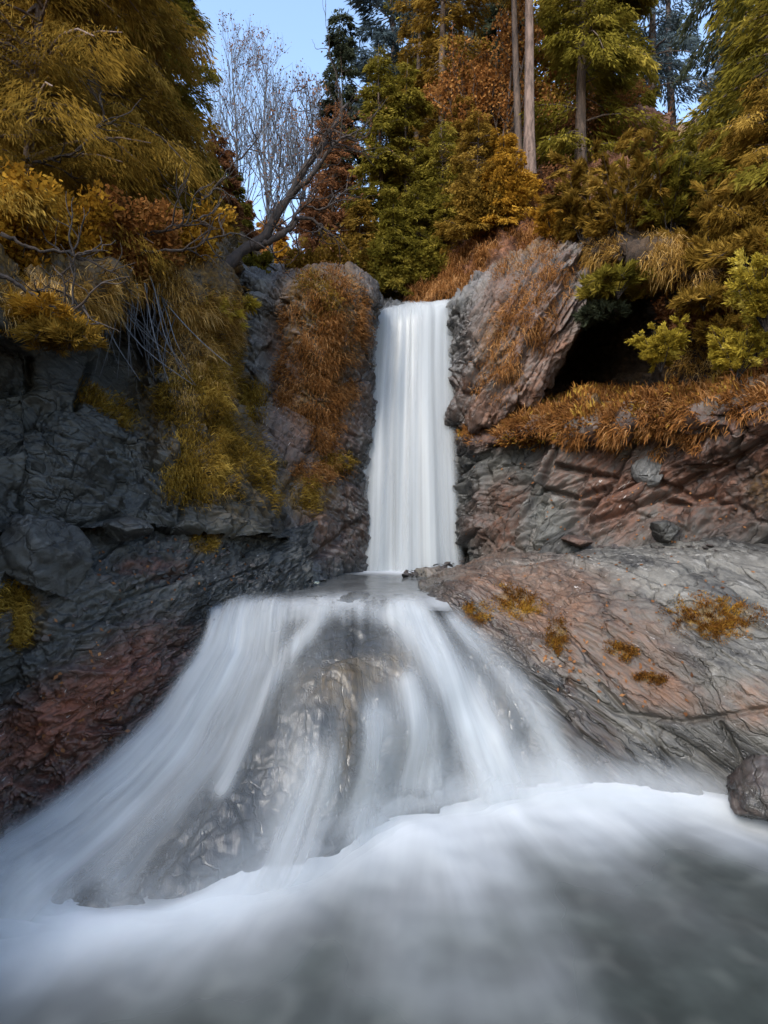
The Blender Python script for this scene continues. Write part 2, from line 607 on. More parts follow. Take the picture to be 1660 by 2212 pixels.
# ------------------------------------------------------------ rock faces
def blob(p, spots, soft=0.5):
    """1 inside soft ellipses (x, y, rx, ry, turn in degrees) on the face as it shows from the path"""
    px, py = proj(p)
    m = np.zeros(len(p))
    for s in spots:
        x, y, rx, ry = s[:4]
        a = math.radians(s[4] if len(s) > 4 else 0)
        w = s[5] if len(s) > 5 else 1.0
        dx, dy = px - x, py - y
        u = (dx * math.cos(a) + dy * math.sin(a)) / rx
        v = (-dx * math.sin(a) + dy * math.cos(a)) / ry
        m = np.maximum(m, w * (1 - sstep(1 - soft, 1 + soft, np.sqrt(u * u + v * v))))
    return m


def crack_depth(p, lines, width=7.0):
    px, py = proj(p)
    best = np.full(len(p), 1e9)
    for ln in lines:
        for (x0, y0), (x1, y1) in zip(ln[:-1], ln[1:]):
            dx, dy = x1 - x0, y1 - y0
            t = np.clip(((px - x0) * dx + (py - y0) * dy) / (dx * dx + dy * dy), 0, 1)
            best = np.minimum(best, np.hypot(px - x0 - t * dx, py - y0 - t * dy))
    return np.exp(-(best / width) ** 2)


def rough_rock(p, nrm, big=(1.4, 0.16), strata=((0.3, 0.2, 0.9), 3.2, 0.10), plates=(0.55, 0.10), fine=(0.14, 0.022), seed=0.0, aniso=None):
    """pushes a smooth face out into beds, plates, cracks and grain"""
    q = p + seed
    d = big[1] * fbm(q / big[0], 3)
    sd = unit(np.array(strata[0]))
    along = aniso if aniso is not None else np.eye(3)
    qa = q @ along
    w = fbm(qa * 0.9, 3)
    w2 = fbm(qa * 2.7 + 5, 3)
    s = (q @ sd) * strata[1] + 0.55 * w + 0.13 * w2
    fr = s - np.floor(s)
    ledge = np.where(fr < 0.82, fr / 0.82, (1 - fr) / 0.18)
    lvl = CELL[(np.floor(s).astype(np.int64) * 37 + 11) & 255, 0]
    d = d + strata[2] * (ledge - 0.5) * (0.5 + lvl) + strata[2] * 0.6 * (lvl - 0.5)
    s2 = s * 3.7 + 0.45 * w2
    fr2 = s2 - np.floor(s2)
    d = d + strata[2] * 0.32 * np.where(fr2 < 0.75, fr2 / 0.75, (1 - fr2) / 0.25)
    g = (q + 0.07 * np.stack([w2, w, w2 * w], -1)) @ along / plates[0]
    f1, f2, rid, til = worley(g)
    d = d + plates[1] * ((rid - 0.5) * 1.0 + 1.25 * til) - plates[1] * 0.6 * (1 - sstep(0.0, 0.07, f2 - f1))
    f1, f2, rid, til = worley(g * 2.3 + 3.3)
    d = d + plates[1] * 0.45 * ((rid - 0.5) * 0.9 + 1.2 * til) - plates[1] * 0.22 * (1 - sstep(0.0, 0.08, f2 - f1))
    f1, f2, rid, til = worley(g * 6.1 + 7.7)
    d = d + plates[1] * 0.16 * ((rid - 0.5) * 0.9 + 1.3 * til)
    d = d + fine[1] * ridged((q @ along) / fine[0], 4, 0.55)
    return d


# the way the cascade takes
CASC = [
    [P(430, 1285, 7.1), P(445, 1335, 6.35), P(415, 1410, 6.0), P(290, 1575, 5.4), P(100, 1735, 4.85), P(-90, 1840, 4.5), P(-230, 1960, 4.1)],
    [P(540, 1288, 7.0), P(520, 1340, 6.3), P(500, 1430, 5.85), P(395, 1620, 5.1), P(215, 1800, 4.5), P(50, 1930, 4.02), P(-50, 2060, 3.75)],
    [P(620, 1288, 7.0), P(605, 1342, 6.25), P(595, 1450, 5.7), P(520, 1650, 4.85), P(400, 1830, 4.3), P(290, 1985, 3.88), P(220, 2090, 3.7)],
    [P(720, 1286, 7.0), P(715, 1338, 6.3), P(705, 1450, 5.7), P(690, 1640, 5.0), P(650, 1800, 4.55), P(600, 1925, 4.15), P(560, 2050, 3.95)],
    [P(830, 1283, 7.05), P(835, 1335, 6.4), P(845, 1440, 5.9), P(870, 1580, 5.45), P(860, 1690, 5.2), P(850, 1780, 4.98), P(840, 1900, 4.7)],
    [P(910, 1280, 7.1), P(925, 1330, 6.5), P(970, 1420, 6.15), P(1040, 1560, 5.8), P(1080, 1660, 5.6), P(1100, 1725, 5.47), P(1120, 1850, 5.1)],
    [P(950, 1275, 7.2), P(990, 1325, 6.65), P(1070, 1385, 6.42), P(1180, 1500, 6.1), P(1250, 1620, 5.87), P(1300, 1710, 5.75), P(1330, 1800, 5.6)],
]
_cw = np.concatenate([loft(CASC, 16, 16).reshape(-1, 3), loft([[P(x, y, 10.3 - (y - 660) * 0.0008) for y in (670, 900, 1230)] for x in (800, 985)], 4, 14).reshape(-1, 3)])


def near_water(p):
    """1 where splash keeps the rock wet"""
    best = np.full(len(p), 9.0)
    for c in _cw:
        best = np.minimum(best, ((p - c) ** 2).sum(1))
    d = np.sqrt(best)
    w = 1 - sstep(0.15, 0.5, d)
    return np.maximum(w, 1 - sstep(-2.45, -2.05, p[:, 2]))


def face(name, cols, nu, nv, mat, zones=None, cracks=None, crack_w=7.0, crack_d=0.14, flip=False, amp=1.0, extra=None, calm=None, **kw):
    G = loft(cols, nu, nv)
    nr = grid_normals(G)
    if flip:
        nr = -nr
    p = G.reshape(-1, 3)
    nr = nr.reshape(-1, 3)
    d = rough_rock(p, nr, **kw) * amp
    if calm:
        d = d * (1 - 0.75 * blob(p, calm))
    if cracks:
        d = d - crack_d * crack_depth(p, cracks, crack_w)
    if extra is not None:
        d = d + extra(p)
    v = p + nr * d[:, None]
    at = {'brown': np.zeros(len(p)), 'moss': np.zeros(len(p)), 'wet': np.zeros(len(p))}
    splash = near_water(p)
    nz = 0.45 * fbm(p * 2.3, 3)
    for k, spots in (zones or {}).items():
        at[k] = np.clip(blob(p, spots) * (1 + nz) + 0 * nz, 0, 1)
    at['wet'] = np.maximum(at['wet'], splash * np.clip(1 + 0.6 * nz, 0, 1))
    q = grid_quads(nu, nv)
    if flip:
        q = q[:, ::-1]
    me = mesh(name, v, q, mat=mat, attrs=at)
    return me, v, G, nr


def frame_along(d, up=(0, 0, 1), stretch=0.4):
    """axes that lengthen cells along d"""
    d = unit(np.array(d, dtype=float))
    b = unit(np.cross(d, up))
    c = np.cross(b, d)
    return np.stack([d * stretch, b, c], axis=1)


FACES = {}

# the left wall of the gully
cols = [
    [W(-7.5, 0.2, 4.2), W(-3.6, 0.6, 2.5), W(-3.9, 0.6, 2.0), W(-3.9, 0.6, 1.0), W(-3.7, 0.6, 0.0), W(-3.2, 0.6, -1.2)],
    [W(-7.5, 3, 4.2), W(-3.5, 3.2, 2.5), W(-3.8, 3.3, 2.0), W(-3.85, 3.3, 1.2), W(-3.6, 3.2, 0.2), W(-3.1, 3.1, -1.0)],
    [P(-60, 400, 9.0), P(0, 650, 5.3), P(0, 720, 5.95), P(0, 850, 6.0), P(0, 960, 5.6), P(0, 1150, 5.1)],
    [P(90, 400, 9.6), P(90, 640, 5.5), P(95, 720, 6.3), P(90, 850, 6.3), P(85, 950, 5.9), P(85, 1150, 5.4)],
    [P(150, 420, 10.2), P(190, 590, 6.2), P(195, 700, 7.0), P(185, 850, 6.7), P(170, 930, 6.2), P(170, 1150, 5.7)],
    [P(290, 430, 10.8), P(290, 570, 7.0), P(290, 680, 7.9), P(290, 850, 7.5), P(285, 970, 6.9), P(280, 1150, 6.2)],
    [P(400, 460, 11.2), P(400, 590, 7.6), P(395, 700, 7.7), P(395, 850, 7.4), P(390, 990, 6.8), P(390, 1150, 6.5)],
    [P(480, 490, 11.8), P(485, 600, 8.6), P(470, 700, 8.3), P(455, 850, 7.7), P(480, 1000, 7.15), P(500, 1150, 6.8)],
    [P(545, 540, 12.8), P(522, 612, 10.3), P(520, 720, 9.9), P(512, 850, 9.2), P(555, 1015, 8.0), P(590, 1160, 7.5)],
    [P(620, 590, 13.5), P(600, 640, 12.0), P(600, 740, 11.6), P(590, 880, 11.0), P(620, 1040, 10.2), P(640, 1180, 9.4)],
]
me, v, G, nr = face('cliff', cols, 420, 380, M['cliff'], seed=3.1,
                    strata=((0.35, 0.15, 0.9), 2.6, 0.10), plates=(0.75, 0.13), aniso=frame_along((0.5, 0.8, -0.2), stretch=0.6),
                    zones={'moss': [(520, 950, 120, 160, 0, .7), (420, 870, 140, 130, 0, 0.5), (90, 560, 520, 90, 0, .9), (430, 620, 140, 60, 0, .8)],
                           'brown': [(500, 730, 90, 160, 0, 0.8), (430, 700, 100, 100, 0, .5), (160, 540, 500, 90)],
                           'wet': [(160, 1000, 260, 200, 0, .5), (260, 680, 100, 90, 0, .7)]},
                    cracks=[[(185, 690), (200, 780), (165, 880)], [(300, 720), (310, 850)], [(60, 760), (70, 860)]],
                    calm=[(170, 790, 130, 80)])
tag(obj('cliff', me), 'dark slate cliff with grass hanging from its edge on the left', kind='structure')
FACES['left'] = (v, nr)

# the lower left bank down to the cascade
cols = [
    [W(-4.2, 0.6, 0.2), W(-3.3, 0.6, -.6), W(-2.9, 0.6, -1.4), W(-2.6, 0.7, -2.2), W(-2.4, 0.7, -2.7), W(-2.2, 0.8, -3.2), W(-1.9, 0.9, -3.6)],
    [W(-4.0, 2.6, 0.2), W(-3.2, 2.6, -.6), W(-2.85, 2.7, -1.3), W(-2.7, 2.8, -2.0), W(-2.6, 2.9, -2.4), W(-2.4, 3.0, -3.0), W(-2.1, 3.1, -3.5)],
    [P(-60, 1080, 5.5), P(-20, 1200, 5.05), P(-10, 1350, 4.85), P(-20, 1550, 4.75), P(-20, 1720, 4.7), P(40, 1850, 4.7), P(120, 2000, 4.6)],
    [P(100, 1080, 5.9), P(110, 1200, 5.4), P(120, 1340, 5.15), P(120, 1500, 5.0), P(130, 1640, 4.95), P(190, 1780, 4.85), P(260, 1930, 4.7)],
    [P(230, 1080, 6.4), P(240, 1200, 5.8), P(250, 1330, 5.55), P(260, 1450, 5.4), P(270, 1570, 5.35), P(330, 1680, 5.25), P(400, 1800, 5.1)],
    [P(350, 1090, 6.9), P(360, 1195, 6.3), P(360, 1310, 6.0), P(370, 1400, 5.9), P(390, 1480, 5.85), P(440, 1580, 5.7), P(500, 1700, 5.5)],
    [P(460, 1100, 7.4), P(460, 1190, 6.8), P(450, 1290, 6.45), P(450, 1350, 6.3), P(470, 1420, 6.2), P(520, 1500, 6.05), P(560, 1600, 5.8)],
    [P(560, 1120, 8.0), P(560, 1200, 7.5), P(550, 1262, 7.05), P(560, 1310, 6.85), P(580, 1360, 6.6), P(600, 1420, 6.3), P(640, 1500, 6.1)],
    [P(650, 1150, 9.0), P(650, 1205, 8.4), P(655, 1245, 8.0), P(670, 1285, 7.8), P(680, 1330, 7.5), P(690, 1400, 7.2), P(700, 1460, 7.0)],
]
me, v, G, nr = face('rocky_bank', cols, 380, 330, M['bank'], seed=8.4,
                    strata=((0.5, -0.3, 0.8), 4.2, 0.075), plates=(0.42, 0.085), fine=(0.10, 0.035), aniso=frame_along((0.4, 0.85, 0.3), stretch=0.5),
                    zones={'brown': [(190, 1590, 300, 130, -38), (50, 1690, 220, 140, -38), (330, 1420, 120, 70, -20, .8), (330, 1230, 70, 25, 0, .7)],
                           'moss': [(40, 1340, 60, 55), (440, 1170, 30, 24, 0, .7)],
                           'wet': [(600, 1270, 90, 40, 0, .8), (170, 1400, 200, 90, 0, .35)]},
                    )
tag(obj('rocky_bank', me), 'broken slate bank with a red brown slope beside the cascade', kind='structure')
FACES['bank'] = (v, nr)

# rock shoulder left of the fall, running on behind the water
cols = [
    [P(500, 560, 13.0), P(510, 598, 10.4), P(495, 690, 9.9), P(495, 850, 9.7), P(480, 950, 9.1), P(540, 1100, 8.5), P(600, 1250, 8.2)],
    [P(560, 565, 13.0), P(555, 604, 10.0), P(560, 690, 9.75), P(540, 850, 9.5), P(540, 950, 8.85), P(580, 1110, 8.4), P(625, 1255, 8.1)],
    [P(605, 575, 12.8), P(595, 622, 9.9), P(600, 700, 9.9), P(585, 840, 9.6), P(600, 950, 8.95), P(640, 1110, 8.7), P(670, 1260, 8.4)],
    [P(640, 575, 12.8), P(640, 614, 9.7), P(630, 700, 9.4), P(625, 850, 9.45), P(650, 960, 9.2), P(690, 1120, 9.2), P(715, 1260, 9.0)],
    [P(700, 575, 12.8), P(695, 602, 9.5), P(705, 700, 9.2), P(695, 850, 9.4), P(700, 980, 9.5), P(730, 1120, 9.6), P(745, 1260, 9.5)],
    [P(755, 580, 12.8), P(755, 604, 9.8), P(765, 700, 9.5), P(760, 830, 9.8), P(755, 980, 9.8), P(768, 1120, 9.85), P(775, 1260, 9.8)],
    [P(795, 600, 12.8), P(800, 628, 10.3), P(796, 700, 10.0), P(790, 840, 10.1), P(785, 980, 10.0), P(790, 1120, 10.0), P(790, 1260, 10.0)],
    [P(815, 640, 12.8), P(822, 672, 10.9), P(815, 720, 10.6), P(810, 850, 10.5), P(805, 980, 10.4), P(805, 1120, 10.35), P(805, 1260, 10.3)],
    [P(890, 648, 12.8), P(890, 676, 11.0), P(890, 730, 10.95), P(885, 850, 10.9), P(885, 980, 10.8), P(885, 1120, 10.75), P(885, 1260, 10.7)],
    [P(960, 640, 12.8), P(965, 668, 11.0), P(965, 730, 10.95), P(965, 850, 10.9), P(970, 980, 10.85), P(980, 1120, 10.8), P(985, 1260, 10.7)],
    [P(1050, 620, 12.8), P(1050, 668, 11.4), P(1050, 730, 11.2), P(1050, 850, 11.1), P(1050, 980, 11.0), P(1060, 1120, 10.9), P(1060, 1260, 10.8)],
]
me, v, G, nr = face('rock_shoulder', cols, 330, 380, M['grey'], seed=5.7, amp=0.85,
                    strata=((0.55, 0.2, 0.75), 3.4, 0.09), plates=(0.5, 0.09), aniso=frame_along((0.6, 0.2, -0.7), stretch=0.5),
                    zones={'moss': [(705, 700, 80, 120), (700, 850, 60, 90, 0, .8), (665, 1060, 60, 50, 0, .9), (540, 880, 40, 60, 0, .6)],
                           'brown': [(700, 800, 110, 260), (610, 740, 35, 80, 0, .6), (730, 1130, 90, 90), (600, 960, 110, 60, 0, .35), (660, 940, 60, 90, 0, .6)],
                           'wet': [(890, 960, 130, 340), (800, 1150, 90, 130, 0, .8), (640, 1230, 120, 60, 0, .8)]},
                    cracks=[[(680, 940), (650, 1020), (600, 1090)], [(770, 1130), (700, 1190), (640, 1230)]], crack_w=9)
tag(obj('rock_shoulder', me), 'grey rock wall behind and left of the waterfall, patched with rusty grass', kind='structure')
FACES['shoulder'] = (v, nr)

# leaning rock right of the fall
cols = [
    [P(930, 640, 13.0), P(935, 672, 11.3), P(940, 760, 11.2), P(945, 860, 11.1), P(950, 940, 11.0), P(960, 950, 12.5)],
    [P(985, 660, 12.6), P(985, 656, 10.7), P(985, 750, 10.5), P(985, 850, 10.4), P(992, 930, 10.3), P(1010, 935, 12.5)],
    [P(1050, 622, 12.2), P(1045, 620, 10.2), P(1040, 730, 9.8), P(1040, 850, 9.8), P(1040, 936, 9.9), P(1060, 925, 12.5)],
    [P(1110, 590, 12.0), P(1105, 586, 9.8), P(1105, 690, 9.35), P(1105, 800, 9.4), P(1100, 900, 9.7), P(1110, 880, 12.5)],
    [P(1170, 555, 12.0), P(1165, 550, 9.6), P(1170, 640, 9.1), P(1175, 740, 9.15), P(1172, 822, 9.5), P(1180, 810, 12.5)],
    [P(1225, 530, 12.0), P(1220, 528, 9.5), P(1228, 600, 9.1), P(1235, 680, 9.1), P(1228, 740, 9.4), P(1230, 735, 12.5)],
    [P(1280, 490, 12.2), P(1270, 530, 9.8), P(1280, 580, 9.5), P(1285, 630, 9.5), P(1270, 680, 9.8), P(1265, 690, 12.5)],
    [P(1290, 500, 13.0), P(1290, 540, 12.0), P(1295, 580, 12.0), P(1295, 620, 12.0), P(1285, 660, 12.2), P(1270, 690, 13)],
]
me, v, G, nr = face('leaning_rock', cols, 260, 250, M['grey'], seed=2.2,
                    strata=((0.85, -0.1, -0.5), 3.8, 0.10), plates=(0.42, 0.09), fine=(0.10, 0.04), aniso=frame_along((0.5, -0.1, 0.85), stretch=0.3),
                    zones={'brown': [(1130, 720, 110, 200, 20), (1060, 860, 80, 80), (1180, 560, 80, 50, 0, .8)],
                           'moss': [(1075, 760, 36, 80, 0, .4), (1130, 560, 100, 20, -20, .5)], 'wet': [(985, 850, 60, 160, 0, .7)]})
tag(obj('leaning_rock', me), 'grey ribbed rock mass leaning over a dark hollow right of the waterfall', 'rock')
FACES['leaning'] = (v, nr)

# the right wall under the ledge
cols = [
    [P(940, 900, 13.0), P(950, 935, 11.4), P(955, 1000, 11.2), P(960, 1090, 11.0), P(970, 1190, 10.9), P(975, 1300, 10.7)],
    [P(1000, 890, 13.0), P(995, 940, 10.3), P(1000, 1000, 10.15), P(1005, 1090, 10.0), P(1015, 1190, 9.8), P(1020, 1300, 9.6)],
    [P(1110, 860, 13), P(1085, 925, 9.6), P(1090, 990, 9.35), P(1095, 1080, 9.2), P(1095, 1180, 9.0), P(1095, 1290, 8.6)],
    [P(1230, 850, 12.6), P(1195, 900, 9.0), P(1205, 975, 8.75), P(1205, 1070, 8.65), P(1200, 1170, 8.4), P(1200, 1290, 8.0)],
    [P(1330, 840, 12.2), P(1300, 895, 8.45), P(1310, 970, 8.35), P(1310, 1070, 8.25), P(1310, 1170, 8.05), P(1310, 1300, 7.6)],
    [P(1440, 815, 11.6), P(1420, 885, 7.9), P(1430, 965, 7.8), P(1430, 1060, 7.85), P(1420, 1170, 7.65), P(1420, 1310, 7.2)],
    [P(1550, 790, 10.8), P(1540, 865, 7.3), P(1550, 945, 7.2), P(1550, 1050, 7.35), P(1550, 1170, 7.25), P(1550, 1330, 6.8)],
    [P(1680, 770, 10.0), P(1670, 835, 6.8), P(1680, 930, 6.65), P(1690, 1040, 6.75), P(1680, 1180, 6.8), P(1680, 1350, 6.4)],
    [P(1950, 740, 9.0), P(1900, 810, 6.2), P(1900, 930, 6.0), P(1900, 1040, 6.0), P(1900, 1190, 6.2), P(1900, 1400, 5.8)],
    [P(2500, 700, 8.0), P(2400, 790, 5.4), P(2400, 930, 5.2), P(2400, 1040, 5.2), P(2400, 1190, 5.3), P(2400, 1450, 5.0)],
]


def right_steps(p):
    # one side of each long joint stands proud of the other
    px, py = proj(p)
    d = 0.0
    for (x0, y0, x1, y1, h) in ((1215, 935, 1115, 1165, 0.16), (1372, 950, 1268, 1150, 0.12), (1440, 1000, 1400, 1090, -0.08)):
        nx, ny = (y1 - y0), -(x1 - x0)
        ln = math.hypot(nx, ny)
        s = ((px - x0) * nx + (py - y0) * ny) / ln
        t = ((px - x0) * (x1 - x0) + (py - y0) * (y1 - y0)) / ln / ln
        win = sstep(-0.15, 0.1, t) * (1 - sstep(0.9, 1.15, t))
        d = d + h * np.exp(-np.clip(s, 0, None) / 70.0) * sstep(-3, 3, s) * win
    return d


me, v, G, nr = face('right_cliff', cols, 380, 280, M['right'], seed=6.6, extra=right_steps,
                    strata=((-0.6, 0.1, 0.7), 2.3, 0.10), plates=(1.0, 0.17), fine=(0.12, 0.016), aniso=frame_along((0.75, -0.2, 0.55), stretch=0.45),
                    zones={'brown': [(1560, 980, 260, 150, -20), (1250, 960, 90, 110, 0, .9), (1330, 1090, 90, 90), (1050, 930, 90, 40), (1080, 1120, 60, 90, 0, .8), (1300, 880, 400, 40, -8)],
                           'moss': [(1380, 870, 260, 30, -8, .8), (1660, 1060, 50, 40, 0, .5)],
                           'wet': [(1005, 1080, 40, 160, 0, .7)]},
                    cracks=[[(1225, 930), (1190, 1030), (1150, 1110), (1110, 1175)], [(1380, 930), (1345, 1000), (1325, 1050), (1290, 1080), (1265, 1145)],
                            [(1670, 930), (1600, 990), (1500, 1030), (1390, 1090), (1270, 1140)], [(1210, 1010), (1330, 1030)], [(1420, 1075), (1480, 1085)],
                            [(1660, 955), (1560, 1000)], [(1180, 1060), (1250, 1075), (1300, 1055)]], crack_w=6, crack_d=0.17)
tag(obj('right_cliff', me), 'jointed brown and grey rock face under the leafy ledge on the right', kind='structure')
FACES['right'] = (v, nr)

# overhanging bank over the dark hollow
cols = [
    [P(1130, 440, 14), P(1160, 520, 12.2), P(1165, 640, 12.8), P(1165, 760, 12.8), P(1160, 960, 12.6)],
    [P(1270, 400, 13.5), P(1280, 535, 9.0), P(1275, 620, 12.0), P(1270, 740, 12.4), P(1250, 930, 12.0)],
    [P(1380, 370, 12.5), P(1390, 545, 8.1), P(1390, 605, 10.0), P(1390, 720, 10.6), P(1370, 880, 10.2)],
    [P(1480, 350, 12), P(1490, 570, 7.9), P(1490, 620, 8.5), P(1490, 720, 8.8), P(1480, 850, 8.8)],
    [P(1600, 330, 11), P(1600, 590, 7.8), P(1610, 660, 8.5), P(1620, 740, 8.7), P(1630, 840, 8.4)],
    [P(1800, 280, 10.5), P(1780, 590, 7.4), P(1780, 660, 7.5), P(1800, 740, 7.4), P(1800, 850, 7.0)],
    [P(2400, 200, 10), P(2300, 560, 6.6), P(2300, 680, 6.5), P(2300, 780, 6.3), P(2300, 900, 5.9)],
]
me, v, G, nr = face('overhanging_bank', cols, 260, 200, M['shadesoil'], seed=1.3, strata=((0.2, 0.2, 0.9), 3.0, 0.06), plates=(0.6, 0.10), fine=(0.16, 0.05))
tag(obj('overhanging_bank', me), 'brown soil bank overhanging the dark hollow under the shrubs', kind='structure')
FACES['overbank'] = (v, nr)

# red soil gully above the fall on the right
cols = [
    [P(900, 560, 15), P(880, 640, 12.6), P(880, 690, 11.6)],
    [P(960, 470, 15), P(950, 590, 12.4), P(955, 668, 11.2)],
    [P(1030, 410, 14.5), P(1020, 520, 12.2), P(1030, 640, 11.0)],
    [P(1100, 380, 14), P(1090, 490, 11.8), P(1110, 600, 10.6)],
    [P(1180, 330, 14), P(1170, 460, 11.6), P(1190, 560, 10.2)],
    [P(1300, 270, 14), P(1280, 420, 11.8), P(1300, 540, 10.0)],
    [P(1450, 250, 14), P(1420, 400, 11.5), P(1420, 560, 9.5)],
]
M['redsoil'] = soil_mat('red_soil', (0.085, 0.036, 0.02), (0.26, 0.115, 0.06), (0.16, 0.10, 0.075))
me, v, G, nr = face('gully_slope', cols, 220, 150, M['redsoil'], seed=9.3, strata=((0.8, 0.1, 0.5), 2.6, 0.14), plates=(0.6, 0.12), fine=(0.16, 0.06),
                    aniso=frame_along((0.6, 0.3, 0.7), stretch=0.3))
tag(obj('gully_slope', me), 'steep red soil slope above the lip of the waterfall', kind='structure')
FACES['gully'] = (v, nr)

# smooth schist slab on the right
cols = [
    [P(900, 1240, 9.4), P(915, 1290, 7.1), P(950, 1345, 6.75), P(1010, 1440, 6.35), P(1080, 1560, 6.05), P(1140, 1700, 5.85), P(1170, 1850, 5.5)],
    [P(990, 1222, 9.4), P(965, 1272, 7.0), P(1040, 1350, 6.65), P(1130, 1435, 6.3), P(1215, 1560, 6.0), P(1290, 1700, 5.78), P(1330, 1850, 5.4)],
    [P(1080, 1200, 9.2), P(1050, 1240, 7.4), P(1120, 1340, 6.6), P(1215, 1445, 6.25), P(1300, 1570, 5.95), P(1375, 1710, 5.7), P(1410, 1850, 5.3)],
    [P(1180, 1180, 9.0), P(1160, 1215, 7.5), P(1220, 1330, 6.5), P(1300, 1450, 6.15), P(1385, 1580, 5.88), P(1460, 1715, 5.6), P(1490, 1850, 5.3)],
    [P(1310, 1172, 8.5), P(1310, 1200, 7.3), P(1370, 1325, 6.3), P(1440, 1450, 5.95), P(1510, 1590, 5.65), P(1570, 1725, 5.5), P(1600, 1860, 5.2)],
    [P(1480, 1162, 7.9), P(1490, 1192, 7.0), P(1530, 1320, 6.05), P(1580, 1450, 5.65), P(1630, 1600, 5.42), P(1680, 1740, 5.35), P(1700, 1880, 5.0)],
    [P(1680, 1160, 7.3), P(1690, 1190, 6.7), P(1720, 1320, 5.85), P(1750, 1450, 5.45), P(1780, 1600, 5.25), P(1820, 1750, 5.2), P(1840, 1890, 4.9)],
    [P(2100, 1150, 6.8), P(2100, 1190, 6.2), P(2100, 1330, 5.5), P(2100, 1470, 5.2), P(2100, 1620, 5.0), P(2120, 1770, 4.8), P(2140, 1900, 4.6)],
    [P(2900, 1150, 5.5), P(2900, 1200, 5.0), P(2900, 1330, 4.6), P(2900, 1470, 4.4), P(2900, 1620, 4.2), P(2900, 1770, 4.0), P(2900, 1950, 3.8)],
]
SLAB = cols
SLAB_MOSS = [(1030, 1325, 24, 20), (1120, 1300, 42, 26, 15), (1205, 1375, 17, 28), (1345, 1405, 26, 14, 20), (1545, 1335, 76, 34, 4), (1405, 1465, 24, 9, 5)]
me, v, G, nr = face('rock_slab', cols, 420, 340, M['slab'], seed=4.9, amp=0.6,
                    big=(1.2, 0.16), strata=((0.55, 0.35, 0.75), 3.2, 0.05), plates=(0.8, 0.08), fine=(0.09, 0.016), aniso=frame_along((0.72, -0.38, -0.58), stretch=0.2),
                    zones={'brown': [(1200, 1330, 260, 110, 22, .9), (1010, 1320, 80, 60, 20), (1400, 1480, 120, 50, 22, 1.0), (1350, 1420, 90, 40, 40), (1640, 1520, 80, 50, 0, .7), (1280, 1600, 50, 120, -30, .5), (1232, 1490, 16, 30, 0, 1)],
                           'moss': SLAB_MOSS,
                           'wet': [(1120, 1460, 60, 160, -35, .6), (1270, 1640, 60, 120, -30, .6), (960, 1290, 40, 40)]},
                    cracks=[[(1230, 1470), (1330, 1540), (1480, 1560), (1660, 1530)], [(1120, 1440), (1260, 1590), (1400, 1700)], [(1560, 1560), (1600, 1640), (1640, 1690)],
                            [(1300, 1480), (1480, 1680)]], crack_w=6, crack_d=0.06)
tag(obj('rock_slab', me), 'broad sloping schist slab with moss tufts right of the cascade', 'rock slab')
FACES['slab'] = (v, nr)

# rock dome under the cascade
def dome_bulge(p):
    return 0.20 * blob(p, [(760, 1460, 170, 190)], 0.95) + 0.06 * blob(p, [(690, 1600, 90, 110), (900, 1480, 70, 130)], 0.9)


G = loft(CASC, 220, 220)
nr = grid_normals(G).reshape(-1, 3)
p = G.reshape(-1, 3)
d = -0.115 + dome_bulge(p) + 0.24 * rough_rock(p, nr, big=(0.8, 0.20), strata=((0.2, -0.5, 0.8), 2.2, 0.12), plates=(0.6, 0.12), fine=(0.13, 0.04), seed=12.2)
at = {'brown': np.clip(blob(p, [(740, 1490, 80, 40, -15), (860, 1455, 32, 45), (745, 1570, 18, 90), (1085, 1600, 18, 90)], 0.9) * 1.15, 0, 1),
      'moss': np.zeros(len(p)), 'wet': np.full(len(p), 0.65)}
me = mesh('dome_rock', p + nr * d[:, None], grid_quads(220, 220), mat=M['wetrock'], attrs=at)
tag(obj('dome_rock', me), 'rounded wet rock dome under the thin water of the cascade', 'rock')
# ------------------------------------------------------------ water
POOL_Z = -2.6


def strand_relief(u, v, fu, fv, seed, amp):
    q = np.stack([u * fu, v * fv, np.full_like(u, seed)], -1)
    return amp * fbm(q, 2, 0.45)


